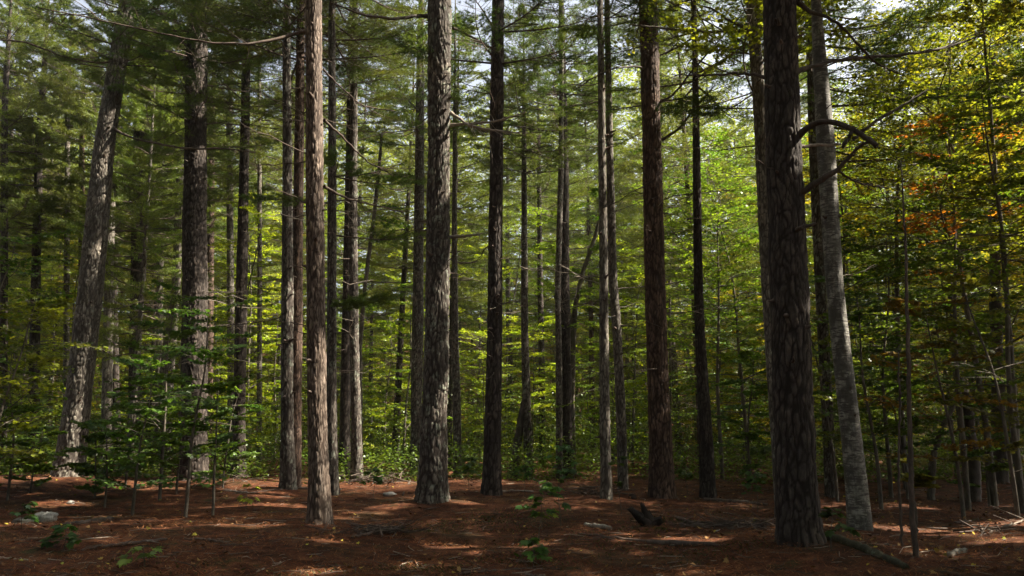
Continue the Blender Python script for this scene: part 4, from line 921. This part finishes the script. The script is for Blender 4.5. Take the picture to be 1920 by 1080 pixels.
# ------------------------------------------------------------------ sticks, logs, stump, stone
M_MOSSLOG = bark_mat('mossy_log', (.035, .032, .022), (.09, .085, .05), (.02, .02, .015), (.13, .15, .11), .02, cracks=False)
def stick(pts, label, m=M_TWIG, name='fallen_stick', cat='stick', twigs=0, seed=0, lift=.0, group='fallen sticks'):
    g = np.random.default_rng(seed); P = []
    for (px, py, w_) in pts:
        p = ground(px, py); r = w_ / 2 / F * p[1]; P.append((p[0], p[1], float(gz(p[0], p[1])) + r * .6 + lift, r))
    P = np.array(P); base = P[0, :3].copy(); s = np.r_[0, np.cumsum(np.linalg.norm(np.diff(P[:, :3], axis=0), axis=1))]; q = np.linspace(0, s[-1], 24)
    Pc = np.stack([np.interp(q, s, P[:, k]) for k in range(3)], 1) - base; rc = np.interp(q, s, P[:, 3]) * (1 + g.uniform(-.15, .15, 24)); Pc[:, 1:] += g.normal(0, .008, (24, 2))
    B = Buf(); v, f = tubes(Pc[None], rc[None], 8); B.add(v, f); B.G.append((np.arange(23 * 8, 24 * 8)[None].astype(np.int32), 0)); B.G.append((np.arange(8)[::-1][None].astype(np.int32), 0))
    if twigs:
        TP = []
        for j in range(twigs):
            k = g.integers(3, 22); a = g.uniform(0, 6.28); l = g.uniform(.15, .6); d = np.array([math.cos(a), math.sin(a), g.uniform(0, .5)]); TP.append(Pc[k] + d * l * np.linspace(0, 1, 5)[:, None])
        v, f = tubes(np.stack(TP), np.tile(np.linspace(.006, .002, 5), (len(TP), 1)), 4); B.add(v, f)
    me = B.mesh(name, [m], True, {'crack': np.ones(B.n)}); o = link(name, me, None, base); return tag(o, label, cat, group)
stick([(155,1031,5),(230,1022,7),(300,1014,6),(312,1012,4)], 'long dark stick lying before the shaded saplings', M_TWIG, twigs=2, seed=1)
stick([(345,1010,3),(390,1014,5),(440,1022,4)], 'dark thin stick right of the long dark one', M_TWIG, seed=2)
stick([(115,986,6),(160,982,9),(210,976,10)], 'mossy dark log piece right of the pale stone', M_BARK_DARK, name='fallen_log', cat='log', seed=3, group='fallen logs')
stick([(1085,1000,3),(1150,1010,5),(1210,1018,7),(1280,1026,11),(1320,1028,9),(1360,1030,3)], 'long stick thickening to a dark split end', M_TWIG, twigs=2, seed=4)
stick([(1098,986,7),(1120,989,9),(1145,993,8)], 'short pale grey log piece left of the charred stump', M_BARK_GREY, name='fallen_log', cat='log', seed=5, group='fallen logs')
stick([(1552,1026,20),(1600,1040,19),(1650,1056,17),(1700,1072,14)], 'dark mossy log running down from the front pine foot', M_MOSSLOG, name='fallen_log', cat='log', seed=6, group='fallen logs')
stick([(0,1046,4),(40,1050,3),(70,1054,2)], 'pale stick at the lower left edge', M_TWIG_PALE, seed=7)
stick([(480,1075,4),(520,1060,3),(540,1050,2)], 'bent pale stick at the bottom, left of the sunlit pine foot', M_TWIG_PALE, twigs=3, seed=8)
stick([(640,985,4),(680,993,6),(740,990,4),(770,983,2)], 'tangled stick at the right foot of the sunlit front pine', M_TWIG, twigs=16, seed=9)
stick([(660,1008,5),(700,1002,6),(760,1000,3)], 'rotten twiggy branch below the tangled stick', M_TWIG, twigs=12, seed=10)
stick([(860,1076,6),(960,1070,5),(1050,1068,3)], 'long thin stick along the bottom edge', M_TWIG, twigs=6, seed=11)
stick([(960,1078,7),(1000,1082,7),(1040,1090,6)], 'thick dark stick cut by the bottom edge', M_TWIG, seed=12)
stick([(1340,1000,3),(1370,985,3),(1395,978,2)], 'slanting pale stick before the brown needle heap', M_TWIG_PALE, seed=13)
stick([(1270,972,5),(1300,985,8),(1330,990,7)], 'curved dark stick right of the charred stump', M_TWIG, seed=14)
stick([(1780,1045,9),(1800,1038,10),(1812,1035,8)], 'stubby sunlit log piece in the right hand clearing', M_BARK_GREY, name='fallen_log', cat='log', seed=15, group='fallen logs')
stick([(1560,1028,3),(1610,1027,4),(1680,1028,4)], 'straight dark stick right of the front pine foot', M_TWIG, seed=16)
stick([(870,930,3),(960,922,4),(1000,922,3)], 'thin grey stick lying behind the dark brown pine', M_TWIG_PALE, seed=17)
stick([(1320,942,6),(1400,945,8),(1440,948,5)], 'low dark log left behind the widest front pine', M_TWIG, name='fallen_log', cat='log', seed=18, group='fallen logs')
stick([(1850,1000,4),(1900,985,5),(1930,975,4)], 'pale broken branch catching sun by the right edge', M_TWIG_PALE, twigs=8, seed=19)
stick([(418,920,3),(450,925,4),(480,926,3)], 'pale stick at the foot of the dark brown left pine', M_TWIG_PALE, twigs=6, seed=20)
stick([(755,930,4),(768,905,3),(775,888,2)], 'leaning stick propped at the thick pine foot', M_TWIG, seed=21)
stick([(480,925,3),(560,921,4),(640,920,3)], 'thin stick running behind the sunlit front pine', M_TWIG, seed=22)

# brush pile
def brush(px, py, rx, ry, h, n, label, seed, m1=M_TWIG, m2=M_TWIG):
    g = np.random.default_rng(seed); p = ground(px, py); base = np.array([p[0], p[1], float(gz(p[0], p[1]))]); P = []; Rr = []
    for i in range(n):
        a = g.uniform(0, 6.28); l = g.uniform(.3, 1.3) * rx; c = np.array([g.normal(0, rx * .45), g.normal(0, ry * .45), abs(g.normal(0, h * .4)) + .02]); d = np.array([math.cos(a), math.sin(a), g.uniform(-.1, .45)])
        s = np.linspace(-.5, .5, 5)[:, None]; q = c + d * l * s + g.normal(0, .08, 3) * l * s ** 2; q[:, 2] = np.maximum(q[:, 2], .01); P.append(q); Rr.append(np.linspace(g.uniform(.006, .02), .003, 5))
    k = n * 2 // 3; B = Buf(); v, f = tubes(np.stack(P[:k]), np.stack(Rr[:k]), 5); B.add(v, f, 0); v, f = tubes(np.stack(P[k:]), np.stack(Rr[k:]), 5); B.add(v, f, 1)
    return tag(link('brush_pile', B.mesh('brush_pile', [m1, m2]), None, base), label, 'brush pile')
brush(705, 905, .9, .5, .35, 80, 'tangled heap of brown dead branches left of the thick central pine', 1)
brush(450, 905, .45, .3, .5, 26, 'grey twig tangle at the foot of the dark pine', 2)
brush(1370, 990, .9, .4, .10, 100, 'low brown heap of dead pine boughs left of the front pine', 3)
brush(700, 1000, .6, .3, .08, 45, 'flat scatter of rotting twigs right of the sunlit front pine', 4)
brush(1110, 930, .8, .4, .25, 45, 'pale dead twigs at the feet of the pale crossing pair', 5)
brush(1840, 1000, .6, .35, .14, 26, 'sunlit dry twigs near the right edge', 6)

# charred stump: a broken root wad, built as a lumpy solid with two horns
def lump(name, px, py, size, seed, m, label, cat, horns=0, flat=1.0):
    g = np.random.default_rng(seed); p = ground(px, py); base = np.array([p[0], p[1], float(gz(p[0], p[1]))])
    nu, nv = 28, 18; U, Vv = np.meshgrid(np.arange(nu) / nu * 2 * np.pi, np.linspace(.02, np.pi - .02, nv))
    r = 1 + .35 * (vnoise(U / (2 * np.pi) * 5, Vv * 2, 5, seed) - .5) + .25 * (vnoise(U / (2 * np.pi) * 11, Vv * 5, 11, seed + 1) - .5)
    for (ha, hv, hs, hw) in ([(3.5, 1.1, .9, .35), (.9, .35, 1.0, .4), (0.1, 1.5, .7, .5)] if horns else []):
        da = np.angle(np.exp(1j * (U - ha))); r = r + hs * np.exp(-(da ** 2 * np.sin(Vv) ** 2 + (Vv - hv) ** 2) / hw ** 2)
    V = np.stack([r * np.sin(Vv) * np.cos(U) * size[0], r * np.sin(Vv) * np.sin(U) * size[1], r * np.cos(Vv) * size[2] + size[2] * .55], -1)
    idx = np.arange(nu * nv).reshape(nv, nu); q = np.stack([idx[:-1], idx[1:], np.roll(idx[1:], -1, 1), np.roll(idx[:-1], -1, 1)], -1).reshape(-1, 4)
    B = Buf(); B.add(V.reshape(-1, 3), q); B.G.append((idx[0][None].astype(np.int32), 0)); B.G.append((idx[-1][::-1][None].astype(np.int32), 0))
    return tag(link(name, B.mesh(name, [m], True, {'crack': np.ones(B.n)}), None, base), label, cat)
M_CHAR = bark_mat('charred_wood', (.012, .009, .008), (.04, .028, .02), (.01, .008, .006), cracks=False, bump=1.0)
M_STONE = bark_mat('pale_stone', (.28, .27, .25), (.50, .48, .45), (.1, .1, .1), (.16, .19, .12), -.02, cracks=False, bump=.5)
def stump(px, py, label, seed):
    g = np.random.default_rng(seed); p = ground(px, py); base = np.array([p[0], p[1], float(gz(p[0], p[1]))]); B = Buf()
    prongs = [([.16, 0, -.05], [-.05, .02, .14], [-.27, 0, .33], .15, .05), ([.14, 0, -.05], [.06, .02, .2], [-.02, .03, .42], .13, .035), ([.2, .02, -.06], [.24, 0, .08], [.36, -.05, .12], .14, .06), ([.1, -.05, -.05], [.02, -.1, .1], [-.1, -.18, .16], .12, .04), ([.2, .1, -.05], [.16, .15, .16], [.14, .2, .27], .1, .03)]
    for (a_, b_, c_, r0, r1) in prongs:
        t = np.linspace(0, 1, 14)[:, None]; P = (1 - t) ** 2 * np.array(a_) + 2 * t * (1 - t) * np.array(b_) + t * t * np.array(c_)
        P = P * .72; r0 *= .72; r1 *= .72; c_ = [k_ * .72 for k_ in c_]; b_ = [k_ * .72 for k_ in b_]
        v, q = tubes(P[None], np.linspace(r0, r1, 14)[None], 18); th = np.tile(np.arange(18), 14); kz = np.repeat(np.arange(14), 18)
        jag = .75 + .5 * h2(th * 1.0, np.full(252, seed), seed) + .12 * (h2(th * 1.0, kz * 1.0, seed) - .5)
        cen = np.repeat(P, 18, 0); v = cen + (v - cen) * jag[:, None]; v[-18:] += (np.array(c_) - np.array(b_)) * (h2(np.arange(18.), np.full(18, 3.), seed) * .45 - .1)[:, None]
        n0 = B.n; B.add(v, q); B.G.append((np.arange(n0 + 13 * 18, n0 + 14 * 18)[None].astype(np.int32), 0))
    return tag(link('tree_stump', B.mesh('tree_stump', [M_CHAR], False, {'crack': np.ones(B.n)}), None, base), label, 'stump')
stump(1208, 985, 'black charred stump with jagged upward prongs in the middle clearing', 3)
lump('stone', 86, 978, (.21, .16, .12), 5, M_STONE, 'pale rounded stone on the needles at lower left', 'stone')
lump('stone', 46, 982, (.20, .15, .07), 8, M_BARK_LICH, 'low mossy stone left of the pale rounded one', 'stone')
lump('stone', 132, 946, (.09, .07, .05), 9, M_STONE, 'little grey stone behind the pale rounded stone', 'stone')
lump('stone', 730, 930, (.16, .1, .06), 10, M_STONE, 'flat pale stone in front of the brush heap', 'stone')
lump('stone', 1187, 940, (.09, .08, .07), 12, M_CHAR, 'small dark knob of wood behind the charred stump', 'stump')

# ------------------------------------------------------------------ far-off wood closing the view
n = 330000; y = rng.uniform(66, 96, n); x = rng.uniform(-1, 1, n) * .86 * y
top = 22 + 15 * vnoise(x * .16, y * .05, None, 4); z = rng.random(n) ** .9 * top
keep = (vnoise(x * .3 + y, z * .5, None, 9) > .3); x, y, z = x[keep], y[keep], z[keep]; z = z + gz(x, y); n = len(x)
d = unit(rng.normal(0, 1, (n, 3)) * [1, 1, .35]); nr = unit(np.array([0, 0, 1.]) + rng.normal(0, .5, (n, 3))); s_ = unit(np.cross(d, nr)); l = rng.uniform(.18, .42, n)[:, None]; c = np.stack([x, y, z], 1)
V = np.stack([c, c + d * l * .5 + s_ * l * .4, c + d * l, c + d * l * .5 - s_ * l * .4], 1); B = Buf(); B.add(V.reshape(-1, 3), np.arange(4 * n).reshape(-1, 4))
o = link('far_woods', B.mesh('far_woods', [leaf_mat('far_leaves', (.17, .215, .03), .5, .05, .5)])); tag(o, 'dense green woods closing off the view far behind the pines', 'woods', kind='stuff')
n = 360000; y = 23 + 44 * rng.random(n) ** 1.15; x = rng.uniform(-1, 1, n) * .76 * y; dn = vnoise(x * .5, y * .5, None, 21)
z = rng.random(n) ** 1.2 * (.6 + 5.0 * dn * np.clip((y - 23) / 10, .06, 1)); keep = (dn > .22) & (vnoise(x * 1.3, z * 2.2 + y, None, 22) > .35); x, y, z = x[keep], y[keep], z[keep] + gz(x[keep], y[keep]); n = len(x)
d = unit(rng.normal(0, 1, (n, 3)) * [1, 1, .25]); nr = unit(np.array([0, 0, 1.]) + rng.normal(0, .4, (n, 3))); s_ = unit(np.cross(d, nr)); l = rng.uniform(.06, .12, n)[:, None]; c = np.stack([x, y, z], 1)
V = np.stack([c, c + d * l * .5 + s_ * l * .4, c + d * l, c + d * l * .5 - s_ * l * .4], 1); B = Buf(); B.add(V.reshape(-1, 3), np.arange(4 * n).reshape(-1, 4))
o = link('undergrowth', B.mesh('undergrowth', [leaf_mat('undergrowth_leaves', (.095, .15, .018), .5, .04, .5)])); tag(o, 'low tangled green undergrowth beneath the maples', 'undergrowth', kind='stuff')
B = Buf(); V = np.array([[x_, y_, z_] for z_ in (-1.6, 58) for y_ in (-55, 110) for x_ in (-100, 100)], float)
B.add(V, np.array([[0,2,3,1],[4,5,7,6],[0,1,5,4],[2,6,7,3],[0,4,6,2],[1,3,7,5]]))
m, n_, out = mat('haze_air'); pv = N(n_, 'VolumePrincipled'); pv.inputs['Density'].default_value = .0004; pv.inputs['Color'].default_value = (.95, .95, .85, 1); pv.inputs['Anisotropy'].default_value = .3
n_.links.new(pv.outputs[0], out.inputs['Volume'])
tag(link('haze', B.mesh('haze', [m])), 'faint sunlit haze hanging in the forest air', 'haze', kind='stuff')
cy.volume_bounces = 0
import os
if os.environ.get('DBG'):
    dg = bpy.context.evaluated_depsgraph_get(); dg.update(); from collections import Counter
    for p, r in BEAMS:
        C_ = Counter()
        for k in range(12):
            q = p + np.random.normal(0, r * .35, 3); q = Vector(q) + Vector(SUNV) * .9
            h = sc.ray_cast(dg, q, Vector(SUNV)); C_[(h[4].parent.name + '/' + h[4].name if h[4].parent else h[4].name) if h[0] else '-'] += 1
        print('BEAM', np.round(p, 1), r, dict(C_))
    n_ = 0
    for yy in range(30, 7, -2):
        print('MAP', yy, ' '.join('%2d/%2d' % (100*sum(1 for _ in range(14) if not sc.ray_cast(dg, Vector((xx + random.uniform(-1, 1), yy + random.uniform(-1, 1), .5)), Vector(SUNV))[0])/14, 100*sum(1 for _ in range(14) if not sc.ray_cast(dg, Vector((xx + random.uniform(-1, 1), yy + random.uniform(-1, 1), .5)), Vector((random.gauss(0,.4), random.gauss(0,.4), 1)).normalized())[0])/14) for xx in range(-14, 16, 2)))
    for (x0, x1, y0, y1, z0_) in ((-8, 8, 10, 22, .1), (-15, 15, 25, 40, 2), (-25, 25, 40, 55, 3), (-30, 30, 55, 70, 3), (-40, 40, 78, 100, 12)):
        k = sum(1 for _ in range(400) if not sc.ray_cast(dg, Vector((random.uniform(x0, x1), random.uniform(y0, y1), z0_)), Vector(SUNV))[0]); u_ = sum(1 for _ in range(400) if not sc.ray_cast(dg, Vector((random.uniform(x0, x1), random.uniform(y0, y1), z0_)), Vector((0, 0, 1)))[0]); print('SUNFRAC', y0, k / 400, 'UP', u_ / 400)
print('TRIS', sum(len(m.polygons) for m in bpy.data.meshes), 'OBJ', len(bpy.data.objects))
